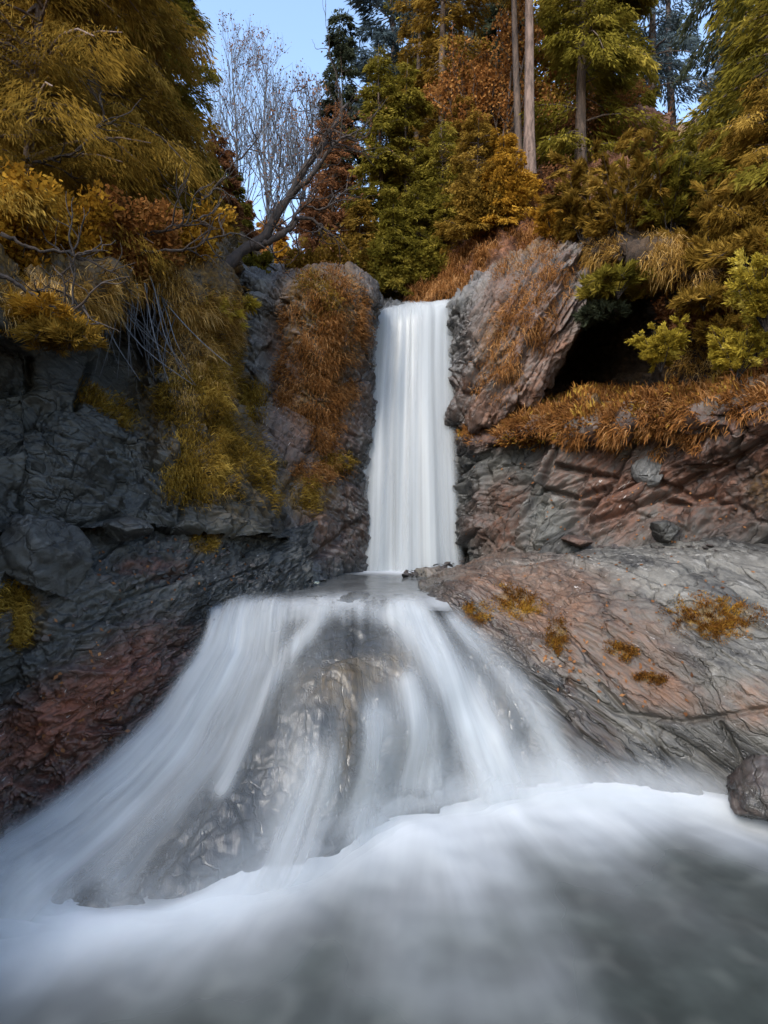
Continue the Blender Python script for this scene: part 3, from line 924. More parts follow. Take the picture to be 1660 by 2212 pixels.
# the high fall: curtains one behind another, spreading a little as they drop
rows = [(868, 640, 13.2), (880, 655, 11.3), (885, 664, 10.75), (887, 690, 10.55), (886, 780, 10.42), (885, 900, 10.25), (884, 1050, 10.05), (884, 1180, 9.9), (884, 1245, 9.85)]
half_l = [66, 80, 93, 96, 103, 112, 121, 130, 135]
half_r = [64, 88, 100, 104, 104, 107, 115, 122, 127]
lip = [12, 10, 20, 18, 6, 0, 0, 0, 0]
waterfall = None
for k, (dy, shrink, dens, seed) in enumerate(((0.12, 0.98, 0.64, 1.0), (0.02, 1.0, 0.44, 5.0), (-0.10, 0.99, 0.26, 9.0))):
    cols = []
    for s in np.linspace(-1, 1, 9):
        col = []
        for (cx, cy, d), hl, hr, lp in zip(rows, half_l, half_r, lip):
            x = cx + s * (hl if s < 0 else hr) * shrink
            col.append(P(x, cy + lp * (-s) * 1.0, d + dy + 0.16 * s * s))
        cols.append(col)
    nu, nv = 150, 120
    G = loft(cols, nu, nv)
    nr = grid_normals(G).reshape(-1, 3)
    p = G.reshape(-1, 3)
    uu, vv = np.meshgrid(np.linspace(0, 1, nu), np.linspace(0, 1, nv), indexing='ij')
    uu, vv = uu.ravel(), vv.ravel()
    d = strand_relief(uu, vv, 6.0, 1.0, seed, 0.07) * (0.35 + vv)
    e = np.minimum(uu, 1 - uu)
    fray = 0.09 + 0.03 * fbm(np.stack([uu * 0, vv * 3, uu * 0 + seed + np.round(uu)], -1), 3)
    edge = sstep(0.0, 0.03 + (fray + 0.03) * sstep(0.15, 0.9, vv), e)
    if k == 2:
        edge = sstep(0.0, 0.14, e)
    me = mesh('water_curtain', p + nr * d[:, None], grid_quads(nu, nv), mat=M['fall'], attrs={'foam': np.full(nu * nv, dens) - 0.10 * sstep(0.3, 0.0, vv) * (k > 0), 'edge': edge},
              uv=np.stack([uu + seed * 0.37, vv], -1))
    if waterfall is None:
        waterfall = thing('waterfall', P(884, 1235, 9.9), 'tall white waterfall pouring over the rock lip into the upper pool', 'waterfall')
    me.transform(__import__('mathutils').Matrix.Translation(-waterfall.location))
    obj('water_curtain', me, waterfall)

# upper pool between the fall and the cascade
nu, nv = 120, 120
cols = []
for s in np.linspace(0, 1, 5):
    cols.append([P(590 + s * 440, 1222, 10.9), P(600 + s * 420, 1233, 9.9), P(600 + s * 380, 1252, 8.6), P(560 + s * 400, 1272, 7.6), P(470 + s * 490, 1290, 6.95), P(440 + s * 540, 1318, 6.6)])
G = loft(cols, nu, nv)
p = G.reshape(-1, 3)
p[:, 2] = np.where(p[:, 1] > 7.2, -0.96, p[:, 2])
uu, vv = np.meshgrid(np.linspace(0, 1, nu), np.linspace(0, 1, nv), indexing='ij')
uu, vv = uu.ravel(), vv.ravel()
p[:, 2] += 0.014 * fbm(np.stack([p[:, 0] * 2.2, p[:, 1] * 3.2, 0 * uu], -1), 3)
px, py = proj(p)
fm = 0.95 * blob(p, [(884, 1228, 125, 13)], 0.7)
fm = np.maximum(fm, 0.40 * np.exp(-((py - 1300) / 22.0) ** 2) * (0.5 + 0.9 * fbm(np.stack([px / 70, py / 50, 0 * px], -1), 2)))
fm = np.maximum(fm, 0.06)
me = mesh('upper_pool', p, grid_quads(nu, nv), mat=M['upool'], attrs={'foam': np.clip(fm, 0, 1)}, uv=np.stack([px / 400, py / 400], -1))
tag(obj('upper_pool', me), 'shallow grey pool between the waterfall and the cascade', kind='structure')

# the cascade over the dome
def band(p, line, w, amt):
    """a ribbon of white water along a line, w wide at its start and end"""
    px, py = proj(p)
    out = np.zeros(len(p))
    n = len(line) - 1
    for k, ((x0, y0), (x1, y1)) in enumerate(zip(line[:-1], line[1:])):
        dx, dy = x1 - x0, y1 - y0
        t = np.clip(((px - x0) * dx + (py - y0) * dy) / (dx * dx + dy * dy), 0, 1)
        ww = w[0] + (w[1] - w[0]) * (k + t) / n
        out = np.maximum(out, np.exp(-(np.hypot(px - x0 - t * dx, py - y0 - t * dy) / ww) ** 2))
    return amt * out


RIBBONS = [
    ([(500, 1318), (620, 1325), (760, 1322), (900, 1330)], (20, 20), 0.48),
    ([(545, 1330), (480, 1440), (360, 1600), (190, 1770), (40, 1900), (-80, 1990)], (46, 96), 0.96),
    ([(470, 1340), (430, 1430), (300, 1580), (110, 1730), (-80, 1850)], (30, 60), 0.58),
    ([(610, 1335), (570, 1430), (470, 1600), (360, 1760), (240, 1900)], (30, 40), 0.36),
    ([(690, 1345), (610, 1430), (540, 1560), (480, 1700)], (14, 22), 0.36),
    ([(690, 1660), (650, 1780), (600, 1900)], (50, 60), 0.36),
    ([(800, 1560), (800, 1680), (770, 1780)], (44, 60), 0.36),
    ([(880, 1330), (930, 1400), (990, 1500), (1040, 1600), (1070, 1690)], (30, 56), 0.74),
    ([(880, 1480), (910, 1580), (920, 1690)], (26, 46), 0.42),
    ([(990, 1345), (1080, 1410), (1160, 1510), (1220, 1620), (1250, 1690)], (26, 52), 0.60),
    ([(1130, 1420), (1220, 1540), (1290, 1670)], (20, 40), 0.26),
]
casc = None
nu, nv = 240, 200
uu, vv = np.meshgrid(np.linspace(0, 1, nu), np.linspace(0, 1, nv), indexing='ij')
uu, vv = uu.ravel(), vv.ravel()
G = loft(CASC, nu, nv)
nr = grid_normals(G).reshape(-1, 3)
p0 = G.reshape(-1, 3)
p0 = p0 + nr * dome_bulge(p0)[:, None]
df = np.full(len(p0), 0.07)
for ln, w, am in RIBBONS:
    df = 1 - (1 - df) * (1 - band(p0, ln, w, am))
df = np.clip(np.maximum(df, 0.9 * sstep(0.90, 0.99, vv)), 0.03, 0.98)
for k, (lift, mul, seed) in enumerate(((0.0, 0.80, 2.0), (0.05, 0.62, 6.0), (0.11, 0.42, 11.0))):
    d = lift + strand_relief(uu, vv, 18, 1.4, seed, 0.02) + 0.05 * fbm(p0 * 1.6 + seed, 2)
    e = np.minimum(uu * 1.0, (1 - uu) * 1.0)
    edge = sstep(0, 0.06 + 0.03 * k, e) * sstep(0.02, 0.16, vv) * sstep(1.0, 0.97, vv)
    me = mesh('water_sheet', p0 + nr * d[:, None], grid_quads(nu, nv), mat=M['cascade'], attrs={'foam': np.clip(df ** (1 + 0.25 * k) * mul, 0, 1), 'edge': edge},
              uv=np.stack([uu + seed * 0.31, vv], -1))
    if casc is None:
        casc = thing('cascade', P(760, 1700, 5.2), 'fanning white cascade sliding over the rock dome into the front pool', 'cascade')
    me.transform(__import__('mathutils').Matrix.Translation(-casc.location))
    obj('water_sheet', me, casc)

# the front pool, white where the cascade strikes it
base = np.array([(-700, 2010), (-150, 1960), (0, 1950), (110, 1985), (200, 2000), (330, 1985), (450, 1945), (560, 1880), (680, 1800), (800, 1750), (900, 1718), (1000, 1700), (1100, 1692), (1200, 1700), (1330, 1705),
                 (1450, 1715), (1600, 1750), (1900, 1800)], dtype=float)
bd = 2.6 / ((base[:, 1] - 1106) * K)
bw = np.stack([(base[:, 0] - 830) * K * bd, bd], -1)
gx = np.linspace(-5.0, 5.5, 260)
gy = np.linspace(0.2, 7.2, 240)
X, Y = np.meshgrid(gx, gy, indexing='ij')
x, y = X.ravel(), Y.ravel()
best = np.full(len(x), 1e9)
sarc = np.zeros(len(x))
acc = 0.0
for (a, b) in zip(bw[:-1], bw[1:]):
    dv = b - a
    ln = np.hypot(*dv)
    t = np.clip(((x - a[0]) * dv[0] + (y - a[1]) * dv[1]) / ln ** 2, 0, 1)
    dd = np.hypot(x - a[0] - t * dv[0], y - a[1] - t * dv[1])
    sarc = np.where(dd < best, acc + t * ln, sarc)
    best = np.minimum(best, dd)
    acc += ln
behind = y > np.interp(x, bw[:, 0], bw[:, 1])
dist = np.where(behind, np.interp(x, [-2.35, -1.85], [0.15, 1.8]) * best, best)
# how far the foam runs out from each stretch of the foot of the cascade
reach = np.interp(x, [-4, -2.6, -1.8, -1.0, -0.4, 0.3, 0.9, 1.5, 2.2, 3.0, 4.5], [0.6, 0.65, 0.42, 0.38, 0.55, 1.0, 1.25, 1.05, 0.7, 0.45, 0.3])
ang = np.arctan2(x - 0.5, 8.6 - y)
rad = np.hypot(x - 0.5, 8.6 - y)
str_ = fbm(np.stack([ang * 5.0, rad * 0.6, 0 * x], -1), 3)
str2 = fbm(np.stack([x * 1.1, y * 1.1, 0 * x + 4], -1), 3)
foam = np.exp(-(dist / (reach * (1 + 0.22 * str_ + 0.3 * str2))) ** 1.5)
foam = np.clip(foam * 0.97, 0, 1)
foam = np.maximum(foam, np.clip(0.02 + 0.05 * str2, 0, 1))
z = POOL_Z + 0.04 * np.exp(-(dist / (reach * 0.55)) ** 2) * (1 + 0.3 * str_) + 0.03 * str2
pp = np.stack([x, y, z], -1)
me = mesh('front_pool', pp, grid_quads(260, 240), mat=M['pool'], attrs={'foam': foam}, uv=np.stack([ang * 1.3, rad / 4], -1))
tag(obj('front_pool', me), 'murky grey green pool with white foam under the cascade', kind='structure')

# spray that stands over the foot of the cascade: billows one behind another
spray = thing('foam_spray', (0.4, 5.2, POOL_Z), 'soft white spray rising where the cascade meets the front pool', 'spray')
for k, (fwd, hgt, dens) in enumerate(((0.30, 0.20, 0.66), (0.20, 0.30, 0.56), (0.10, 0.38, 0.48), (0.0, 0.47, 0.38), (-0.10, 0.58, 0.28))):
    B = catmull(bw, 300)
    nu, nv = 300, 24
    tt = np.linspace(0, 1, nv)
    sA = np.cumsum(np.r_[0, np.hypot(*np.diff(B, axis=0).T)])
    hn = 1 + 0.40 * fbm(np.stack([sA * 1.6, 0 * sA + k * 3.3, 0 * sA], -1), 4)
    amt = np.interp(B[:, 0], [-3, -2.3, -1.9, -1.0, -0.4, 0.3, 1.2, 1.9, 2.6, 3.4], [1.0, 1.0, 0.34, 0.40, 0.65, 0.95, 1.0, 0.95, 0.8, 0.5])
    PX = np.repeat(B[:, None, :], nv, 1)
    yy = PX[:, :, 1] - fwd - 0.30 * (1 - tt)[None, :] ** 2 + 0.10 * tt[None, :]
    zz = POOL_Z + 0.02 + (hgt * hn * np.interp(B[:, 0], [1.0, 2.2], [1.0, 0.75]) * (0.3 + 0.7 * amt))[:, None] * np.sin(tt * 1.5)[None, :]
    pts = np.stack([PX[:, :, 0], yy, zz], -1).reshape(-1, 3)
    ed = (np.clip(1 - tt, 0, 1) ** 1.7 * sstep(0, 0.4, tt))[None, :] * amt[:, None]
    U, V = np.meshgrid(sA, tt, indexing='ij')
    me = mesh('spray_billow', pts - np.array(spray.location), grid_quads(nu, nv), mat=M['mist'], attrs={'foam': np.full(nu * nv, dens), 'edge': ed.ravel()},
              uv=np.stack([U.ravel() / 6 + k, V.ravel() * 0.6], -1))
    obj('spray_billow', me, spray)
# ------------------------------------------------------------ the hills behind
def valley_x(y):
    return np.interp(y, [9, 11, 13, 16, 20, 30, 60, 200], [0.6, 0.55, -0.2, -2.2, -3.9, -6.0, -12.5, -42.0])


def hill_z(x, y):
    x = np.asarray(x, dtype=float)
    y = np.asarray(y, dtype=float)
    f = 3.45 + 0.36 * (y - 11.0)
    r = np.clip(x - valley_x(y) - 1.0, 0, None)
    l = np.clip(valley_x(y) - 0.9 - x, 0, None)
    side = np.minimum(0.42 * r, 0.42 * 30 + 0.1 * r) + np.minimum(0.72 * l, 0.72 * 30 + 0.1 * l)
    far = np.clip(y - 70, 0, None)
    return f - 0.25 * far + side + 0.35 * perlin(np.stack([x * 0.33, y * 0.33, x * 0], -1)) + 0.12 * perlin(np.stack([x * 1.3, y * 1.3, x * 0 + 5], -1))


gx = np.concatenate([np.linspace(-140, -26, 20), np.linspace(-25, 25, 170), np.linspace(26, 140, 20)])
gy = np.concatenate([np.linspace(11.8, 40, 130), np.linspace(42, 260, 50)])
X, Y = np.meshgrid(gx, gy, indexing='ij')
me = mesh('hillside', np.stack([X.ravel(), Y.ravel(), hill_z(X.ravel(), Y.ravel())], -1), grid_quads(len(gx), len(gy))[:, ::-1], mat=M['soil'])
tag(obj('hillside', me), 'leaf strewn slopes of the valley behind the waterfall', kind='structure')
# ground under everything, out to the horizon
me = mesh('ground', [(-900, -300, -4.2), (900, -300, -4.2), (900, 1600, -4.2), (-900, 1600, -4.2)], [(0, 1, 2, 3)], mat=M['soil'])
tag(obj('ground', me), 'ground far below and around the gully', kind='structure')


# ------------------------------------------------------------ leaves, grass, twigs
def diamonds(p, d, ln, wd, rng, flat=None):
    """one small lozenge of leaf or needle tuft at each place"""
    n = len(p)
    d = unit(d)
    r = rng.normal(size=(n, 3)) if flat is None else flat + 0.35 * rng.normal(size=(n, 3))
    s = unit(np.cross(d, r)) * (np.asarray(wd) * 0.5).reshape(-1, 1)
    e = d * np.asarray(ln).reshape(-1, 1)
    m = p + e * 0.45
    v = np.stack([p, m + s, p + e, m - s], 1).reshape(-1, 3)
    q = np.arange(n * 4).reshape(n, 4)
    return v, q


def leaf_mesh(name, p, d, ln, wd, tint, mat, rng, flat=None):
    n = len(p)
    v, q = diamonds(p, d, np.broadcast_to(ln, (n,)), np.broadcast_to(wd, (n,)), rng, flat)
    return mesh(name, v, q, mat=mat, attrs={'tint': np.repeat(np.clip(tint, 0, 1), 4)}, smooth=False)


def conifer_parts(H, R, n_br, n_leaf, seed, crown_from=0.12, droop=0.35, rise=0.1, ln=0.13, wd=0.03, taper=0.8, hang=0.25, lean=(0, 0), r0=None, tip=0.97, lmin=0.06, limb_r=0.012, gap=0.0):
    rng = np.random.default_rng(seed)
    u = np.sort(rng.random(n_br)) ** 0.92
    h = H * (crown_from + (tip - crown_from) * u)
    clump = 0.72 + 0.28 * np.sin(u * 40 + rng.random() * 6)
    L = (R * (1 - u) ** taper * rng.uniform(0.6, 1.15, n_br) * clump + 0.05 * R + lmin)
    if gap:
        L = np.where(rng.random(n_br) < gap, L * 0.4, L)
    az = rng.random(n_br) * 2 * math.pi
    hd = np.stack([np.cos(az), np.sin(az), 0 * az], -1)
    ax = lambda hh: np.stack([lean[0] * hh, lean[1] * hh, hh], -1)
    b0 = ax(h)
    up = np.array([0, 0, 1.0])
    rs = rise + rng.normal(0, 0.12, n_br)
    dr = droop * rng.uniform(0.5, 1.5, n_br)

    def at(i, t):
        return b0[i] + hd[i] * (L[i] * t)[:, None] + up * (L[i] * (rs[i] * t - dr[i] * t * t))[:, None]
    w = L ** 1.35
    i = rng.choice(n_br, n_leaf, p=w / w.sum())
    t = 0.12 + 0.88 * rng.random(n_leaf) ** 0.6
    side = np.cross(hd[i], up)
    # needles sit in tufts on side twigs
    tw = np.round(t * 9 + rng.random(n_leaf) * 0.0) / 9
    t = tw + rng.normal(0, 0.025, n_leaf)
    sg = np.where(rng.random(n_leaf) < 0.5, -1.0, 1.0)
    s = sg * rng.random(n_leaf) ** 0.75 * L[i] * 0.40 * (1.05 - tw * 0.75)
    p = at(i, t) + side * s[:, None] + hd[i] * (np.abs(s) * 0.45)[:, None]
    p[:, 2] -= np.abs(s) * hang + hang * 0.25 * rng.random(n_leaf) * L[i]
    p += rng.normal(0, 0.018, (n_leaf, 3)) * (1 + R * 0.6)
    d = hd[i] * 0.7 + side * (sg * 0.55)[:, None] - up * (0.12 + hang + 0.9 * dr[i] * t)[:, None] + rng.normal(0, 0.3, (n_leaf, 3))
    bt = rng.random(n_br)
    tint = 0.45 * bt[i] + 0.30 * rng.random(n_leaf) + 0.25 * t
    lns = ln * rng.uniform(0.6, 1.35, n_leaf)
    r0 = r0 or H * 0.014
    th = np.linspace(0, H, 14)
    wob = 0.02 * H * np.stack([np.sin(th / H * 5 + seed), np.cos(th / H * 4 + seed * 2), 0 * th], -1) * 0.4
    lines = [(ax(th) + wob, r0 * (1 - 0.93 * th / H) * (1 + 0.35 * np.exp(-th / (0.04 * H))))]
    tt = np.linspace(0, 1, 5)
    pick = np.argsort(-L)[: min(n_br, 90)]
    for k in pick:
        pts = at(np.full(5, k), tt)
        lines.append((pts, limb_r * (0.4 + L[k]) * (1 - 0.85 * tt) + 0.002))
    return (p, d, lns, wd * rng.uniform(0.7, 1.3, n_leaf), tint, rng), lines


def build_tree(name, base, parts, leafm, barkm, label, cat='tree', group=None, sides=5):
    (p, d, ln, wd, tint, rng), lines = parts
    t = thing(name, base, label, cat, group)
    v, q = tubes(lines, sides)
    obj('trunk', mesh('trunk', v, q, mat=M[barkm]), t)
    obj('crown', leaf_mesh('crown', p, d, ln, wd, tint, M[leafm], rng), t)
    return t


def conifer(px, py, d, top, R, leafm, label, n_br=110, n_leaf=14000, barkm='bark', name='conifer', seed=None, cat='tree', group=None, **kw):
    seed = seed if seed is not None else int(px * 7 + py)
    base = P(px, py, d)
    H = (py - top) * K * d
    return build_tree(name, base, conifer_parts(H, R, n_br, n_leaf, seed, **kw), leafm, barkm, label, cat, group)


def shrub_parts(r, h, n_stem, n_leaf, seed, ln=0.07, wd=0.035, spread=1.0, droop=0.0, feather=0.0, stem_r=0.008):
    rng = np.random.default_rng(seed)
    lines, tips, tdirs = [], [], []
    for k in range(n_stem):
        a = rng.random() * 2 * math.pi
        out = np.array([math.cos(a), math.sin(a), 0]) * r * spread * rng.random() ** 0.5
        top = np.array([0, 0, h * rng.uniform(0.65, 1.1)])
        t = np.linspace(0, 1, 7)[:, None]
        pts = out * t ** 1.1 + top * (t - droop * t * t) + rng.normal(0, 0.03 * r, (7, 3)) * t
        lines.append((pts, stem_r * (1.15 - t[:, 0])))
        for m in range(7):
            f = rng.uniform(0.25, 1.0)
            q0 = np.array([np.interp(f, t[:, 0], pts[:, c]) for c in range(3)])
            dd = unit(np.array([rng.normal(), rng.normal(), rng.normal(0.5, 0.5)]) + out / r * 0.8)
            q1 = q0 + dd * r * rng.uniform(0.18, 0.42)
            lines.append((np.array([q0, (q0 + q1) / 2 + rng.normal(0, 0.01, 3), q1]), np.array([0.45, 0.3, 0.1]) * stem_r))
            tips.append((q0, q1))
    A = np.array([t[0] for t in tips])
    B = np.array([t[1] for t in tips])
    i = rng.integers(0, len(A), n_leaf)
    f = rng.random(n_leaf) ** 0.7
    dirn = unit(B[i] - A[i])
    p = A[i] + (B[i] - A[i]) * f[:, None]
    if feather:
        sd = unit(np.cross(dirn, rng.normal(size=(n_leaf, 3))))
        p = p + rng.normal(0, 0.012, (n_leaf, 3))
        d = dirn * 0.9 + sd * feather
    else:
        p = p + rng.normal(0, 0.05 * r + 0.015, (n_leaf, 3))
        d = dirn * 0.5 + rng.normal(0, 0.7, (n_leaf, 3))
    bt = rng.random(len(A))
    tint = 0.5 * bt[i] + 0.35 * rng.random(n_leaf) + 0.15 * f
    return (p, d, ln * rng.uniform(0.6, 1.3, n_leaf), wd * rng.uniform(0.7, 1.3, n_leaf), tint, rng), lines


def shrub(px, py, d, r, leafm, label, n_stem=16, n_leaf=6000, name='shrub', seed=None, group=None, barkm='darkbark', h=None, cat='shrub', **kw):
    """px, py: the middle of the shrub"""
    h = h or r * 1.5
    base = P(px, py + 0.5 * h / (K * d), d)
    seed = seed if seed is not None else int(px * 3 + py * 5)
    (p, dd, ln, wd, tint, rng), lines = shrub_parts(r, h, n_stem, n_leaf, seed, **kw)
    t = thing(name, base, label, cat, group)
    v, q = tubes(lines, 4)
    obj('stems', mesh('stems', v, q, mat=M[barkm]), t)['kind'] = 'stuff'
    obj('foliage', leaf_mesh('foliage', p, dd, ln, wd, tint, M[leafm], rng), t)
    return t


def branchwork(p, d, length, r, depth, rng, lines, spread=0.5, up=0.15, kids=(3, 5), crook=0.12, tips=None):
    n = 6
    pts = [np.array(p, dtype=float)]
    dd = unit(np.array(d, dtype=float))
    for k in range(n):
        dd = unit(dd + rng.normal(0, crook, 3) + np.array([0, 0, up * 0.3]))
        pts.append(pts[-1] + dd * length / n)
    pts = np.array(pts)
    lines.append((pts, np.linspace(r, r * 0.45, n + 1)))
    if depth == 0:
        if tips is not None:
            tips.append(pts)
        return
    for k in range(rng.integers(kids[0], kids[1] + 1)):
        f = rng.uniform(0.3, 1.0) if k else 1.0
        q = np.array([np.interp(f * n, np.arange(n + 1), pts[:, c]) for c in range(3)])
        j = min(int(f * n), n - 1)
        base = unit(pts[j + 1] - pts[j])
        nd = unit(base + rng.normal(0, spread, 3) + np.array([0, 0, up]))
        branchwork(q, nd, length * rng.uniform(0.5, 0.72), r * (0.62 - 0.2 * (1 - f)), depth - 1, rng, lines, spread, up, kids, crook, tips)


def grass_blades(face, spots, n, ln, wd, seed, out=0.5, down=0.9, soft=0.35, side=(0, 0, 0), lo=0.25, jit=0.03, patch=2.2):
    """blades rooted on a rock face, falling under their own weight"""
    v, nr = face
    rng = np.random.default_rng(seed)
    w = blob(v, spots, soft)
    w = w * sstep(-0.25, 0.30, fbm(v * patch + seed, 4, 0.65))
    w = np.where(w > lo, w, 0)
    # even over the picture of the face: weight by spacing is close enough
    i = rng.choice(len(v), n, p=w / w.sum())
    p = v[i] + rng.normal(0, jit, (n, 3))
    L = ln * rng.uniform(0.5, 1.4, n)[:, None] * (0.6 + 0.6 * w[i][:, None])
    cl = np.stack([fbm(v[i] * 3.1 + k * 9.7, 2) for k in range(3)], -1)
    d0 = unit(nr[i] * out + np.array([0, 0, 0.35 - 0.4 * down]) + 0.5 * cl + rng.normal(0, 0.25, (n, 3)) + np.array(side))
    d1 = unit(d0 * 0.55 + np.array([0, 0, -down]) + rng.normal(0, 0.12, (n, 3)))
    p1 = p + d0 * L * 0.45
    p2 = p1 + d1 * L * 0.55
    s = unit(np.cross(d0, nr[i] + 0.6 * rng.normal(size=(n, 3)))) * wd * 0.5
    V = np.stack([p - s, p + s, p1 + s * 0.8, p1 - s * 0.8, p2 + s * 0.15, p2 - s * 0.15], 1).reshape(-1, 3)
    b = np.arange(n)[:, None] * 6
    Q = np.concatenate([b + np.array([0, 1, 2, 3]), b + np.array([3, 2, 4, 5])])
    tint = np.repeat(np.clip(0.5 + 0.35 * cl[:, 0] + 0.28 * rng.normal(size=n), 0, 1), 6)
    return V, Q, tint


def grass(name, label, mat, *args, **kw):
    V, Q, tint = grass_blades(*args, **kw)
    o = obj(name, mesh(name, V, Q, mat=M[mat], attrs={'tint': tint}, smooth=False))
    return tag(o, label, kind='stuff')


# ------------------------------------------------------------ trees on the left
conifer(38, 610, 6.9, -560, 2.1, 'olive', 'big soft olive conifer with a pale trunk in the top left corner', n_br=190, n_leaf=78000, barkm='palebark', droop=0.55, rise=0.25,
        ln=0.11, wd=0.011, hang=0.55, crown_from=0.10, lean=(0.09, 0.0), r0=0.075, gap=0.25)
conifer(205, 570, 8.0, -620, 1.75, 'olive', 'shaggy olive conifer with a thick dark trunk above the left cliff', n_br=190, n_leaf=76000, barkm='darkbark', droop=0.5, rise=0.2,
        ln=0.11, wd=0.012, hang=0.5, crown_from=0.16, r0=0.14, gap=0.25)
conifer(345, 540, 9.6, -420, 1.0, 'green', 'dense green conifer at the left edge of the open sky', n_br=160, n_leaf=46000, droop=0.45, rise=0.15, ln=0.11, wd=0.017, hang=0.4, crown_from=0.12, taper=0.55, gap=0.2)
conifer(110, 500, 10.5, -380, 2.2, 'gold', 'golden brown conifer behind the pale trunk on the left', n_br=120, n_leaf=26000, droop=0.4, ln=0.16, wd=0.035, hang=0.4, crown_from=0.05, taper=0.5)
conifer(300, 500, 12.5, -250, 1.9, 'olive', 'olive brown conifer filling the gap behind the thick dark trunk', n_br=120, n_leaf=22000, droop=0.4, ln=0.16, wd=0.04, hang=0.4, crown_from=0.04, taper=0.6)
conifer(-60, 500, 9.0, -300, 2.0, 'olive', 'olive conifer cut off by the left border of the view', n_br=110, n_leaf=22000, droop=0.4, ln=0.15, wd=0.035, hang=0.4, crown_from=0.05, taper=0.5)
conifer(472, 575, 12.5, 285, 0.72, 'russet', 'small dark brown spruce below the bare birches on the left', n_br=90, n_leaf=12000, droop=0.2, ln=0.11, wd=0.03, taper=0.75)
conifer(508, 590, 14.5, 365, 0.48, 'green', 'small green spruce right of the dark brown one', n_br=80, n_leaf=9000, droop=0.2, ln=0.11, wd=0.03)
conifer(533, 600, 17.0, 430, 0.40, 'russet', 'slim russet spruce lowest of the row beside the leaning bare tree', n_br=70, n_leaf=7000, droop=0.2, ln=0.11, wd=0.03)
conifer(430, 560, 11.5, 330, 0.8, 'olive', 'olive bushy spruce between the left cliff trees and the brown spruce', n_br=80, n_leaf=12000, droop=0.3, ln=0.12, wd=0.03)

# ------------------------------------------------------------ bare birches in the gap
for (px, py, d, top, label, seed) in ((507, 600, 21.0, 60, 'bare slim birch, leftmost of those standing against the sky', 5), (580, 600, 19.0, 90, 'bare birch with a wide fan of twigs in the middle of the sky gap', 8),
                                      (655, 600, 17.0, 170, 'low bare tree right of the birches, behind the leaning trunk', 11)):
    rng = np.random.default_rng(seed)
    H = (py - top) * K * d
    lines, tips = [], []
    tz = np.linspace(0, H * 0.93, 12)
    tp = np.stack([0.12 * np.sin(tz * 0.7 + seed), 0.1 * np.cos(tz * 0.6), tz], -1)
    lines.append((tp, np.linspace(0.085, 0.012, 12)))
    for k in range(46):
        f = rng.uniform(0.16, 0.98)
        q = np.array([np.interp(f * 11, np.arange(12), tp[:, c]) for c in range(3)])
        a = rng.random() * 6.283
        branchwork(q, (math.cos(a) * 0.55, math.sin(a) * 0.55, 0.9), H * 0.25 * (1.3 - f), 0.026 * (1.25 - f), 2, rng, lines, 0.42, 0.25, (3, 5), 0.10, tips)
    v, q = tubes(lines, 3)
    t = thing('bare_birch', P(px, py, d), label, 'tree')
    obj('trunk', mesh('trunk', v, q, mat=M['twig']), t)
    A = np.concatenate(tips)
    n = 900
    ii = rng.integers(0, len(A), n)
    obj('crown', leaf_mesh('crown', A[ii] + rng.normal(0, 0.05, (n, 3)), rng.normal(size=(n, 3)), 0.07, 0.045, rng.random(n), M['russet'], rng), t)

# distant trees in the bottom of the gap
for (px, py, d, top, R, lm, label) in ((590, 640, 40.0, 440, 1.9, 'orange', 'glowing orange tree far off in the notch of the valley'), (612, 640, 34.0, 520, 1.5, 'gold', 'low golden tree in the notch below the leaning trunk'),
                                       (565, 640, 48.0, 470, 2.0, 'gold', 'pale golden conifer farthest away in the notch'), (640, 640, 30.0, 545, 1.6, 'orange', 'low orange bushy tree right of the notch')):
    conifer(px, py, d, top, R, lm, label, n_br=70, n_leaf=7000, ln=0.28, wd=0.12, droop=0.3)

# ------------------------------------------------------------ trees in the middle and on the right
conifer(738, 620, 17.0, 22, 0.70, 'dark', 'tall thin spire of a dark spruce against the sky', n_br=220, n_leaf=30000, droop=0.35, ln=0.12, wd=0.036, taper=0.6, crown_from=0.04, lmin=0.20, tip=0.995, r0=0.05)
conifer(722, 610, 14.0, 215, 0.95, 'russet', 'russet brown conifer under the thin dark spire', n_br=110, n_leaf=17000, droop=0.25, ln=0.10, wd=0.024, taper=0.55)
conifer(690, 610, 13.4, 420, 0.7, 'russet', 'short russet conifer behind the crook of the leaning tree', n_br=80, n_leaf=9000, droop=0.25, ln=0.10, wd=0.025)
conifer(822, 630, 12.8, 95, 0.80, 'green', 'narrow green spruce left of its twin above the waterfall', n_br=140, n_leaf=24000, droop=0.25, ln=0.10, wd=0.028, taper=0.5, crown_from=0.03)
conifer(880, 610, 12.9, 125, 0.75, 'green', 'narrow green spruce with a bare brown trunk beside its twin', n_br=120, n_leaf=20000, droop=0.25, ln=0.10, wd=0.028, taper=0.5, crown_from=0.10, seed=77)
conifer(845, 600, 19.0, -260, 1.7, 'blue', 'loose blue green pine reaching into the sky above the twin spruces', n_br=70, n_leaf=15000, droop=0.1, rise=0.3, ln=0.22, wd=0.04, taper=0.45, crown_from=0.3, gap=0.3)
conifer(965, 580, 14.5, -420, 1.5, 'olive', 'tall brownish olive conifer behind the twin spruces', n_br=150, n_leaf=30000, droop=0.4, ln=0.13, wd=0.03, taper=0.55, crown_from=0.08)
conifer(905, 580, 15.5, -200, 1.0, 'olive', 'thin olive conifer between the spruces and the tall brownish one', n_br=110, n_leaf=15000, droop=0.4, ln=0.12, wd=0.03, taper=0.55, crown_from=0.15)
conifer(1020, 560, 20.0, -300, 2.0, 'blue', 'pale blue green conifer seen behind the orange leaved tree', n_br=110, n_leaf=17000, droop=0.3, ln=0.18, wd=0.045, taper=0.5, crown_from=0.2)
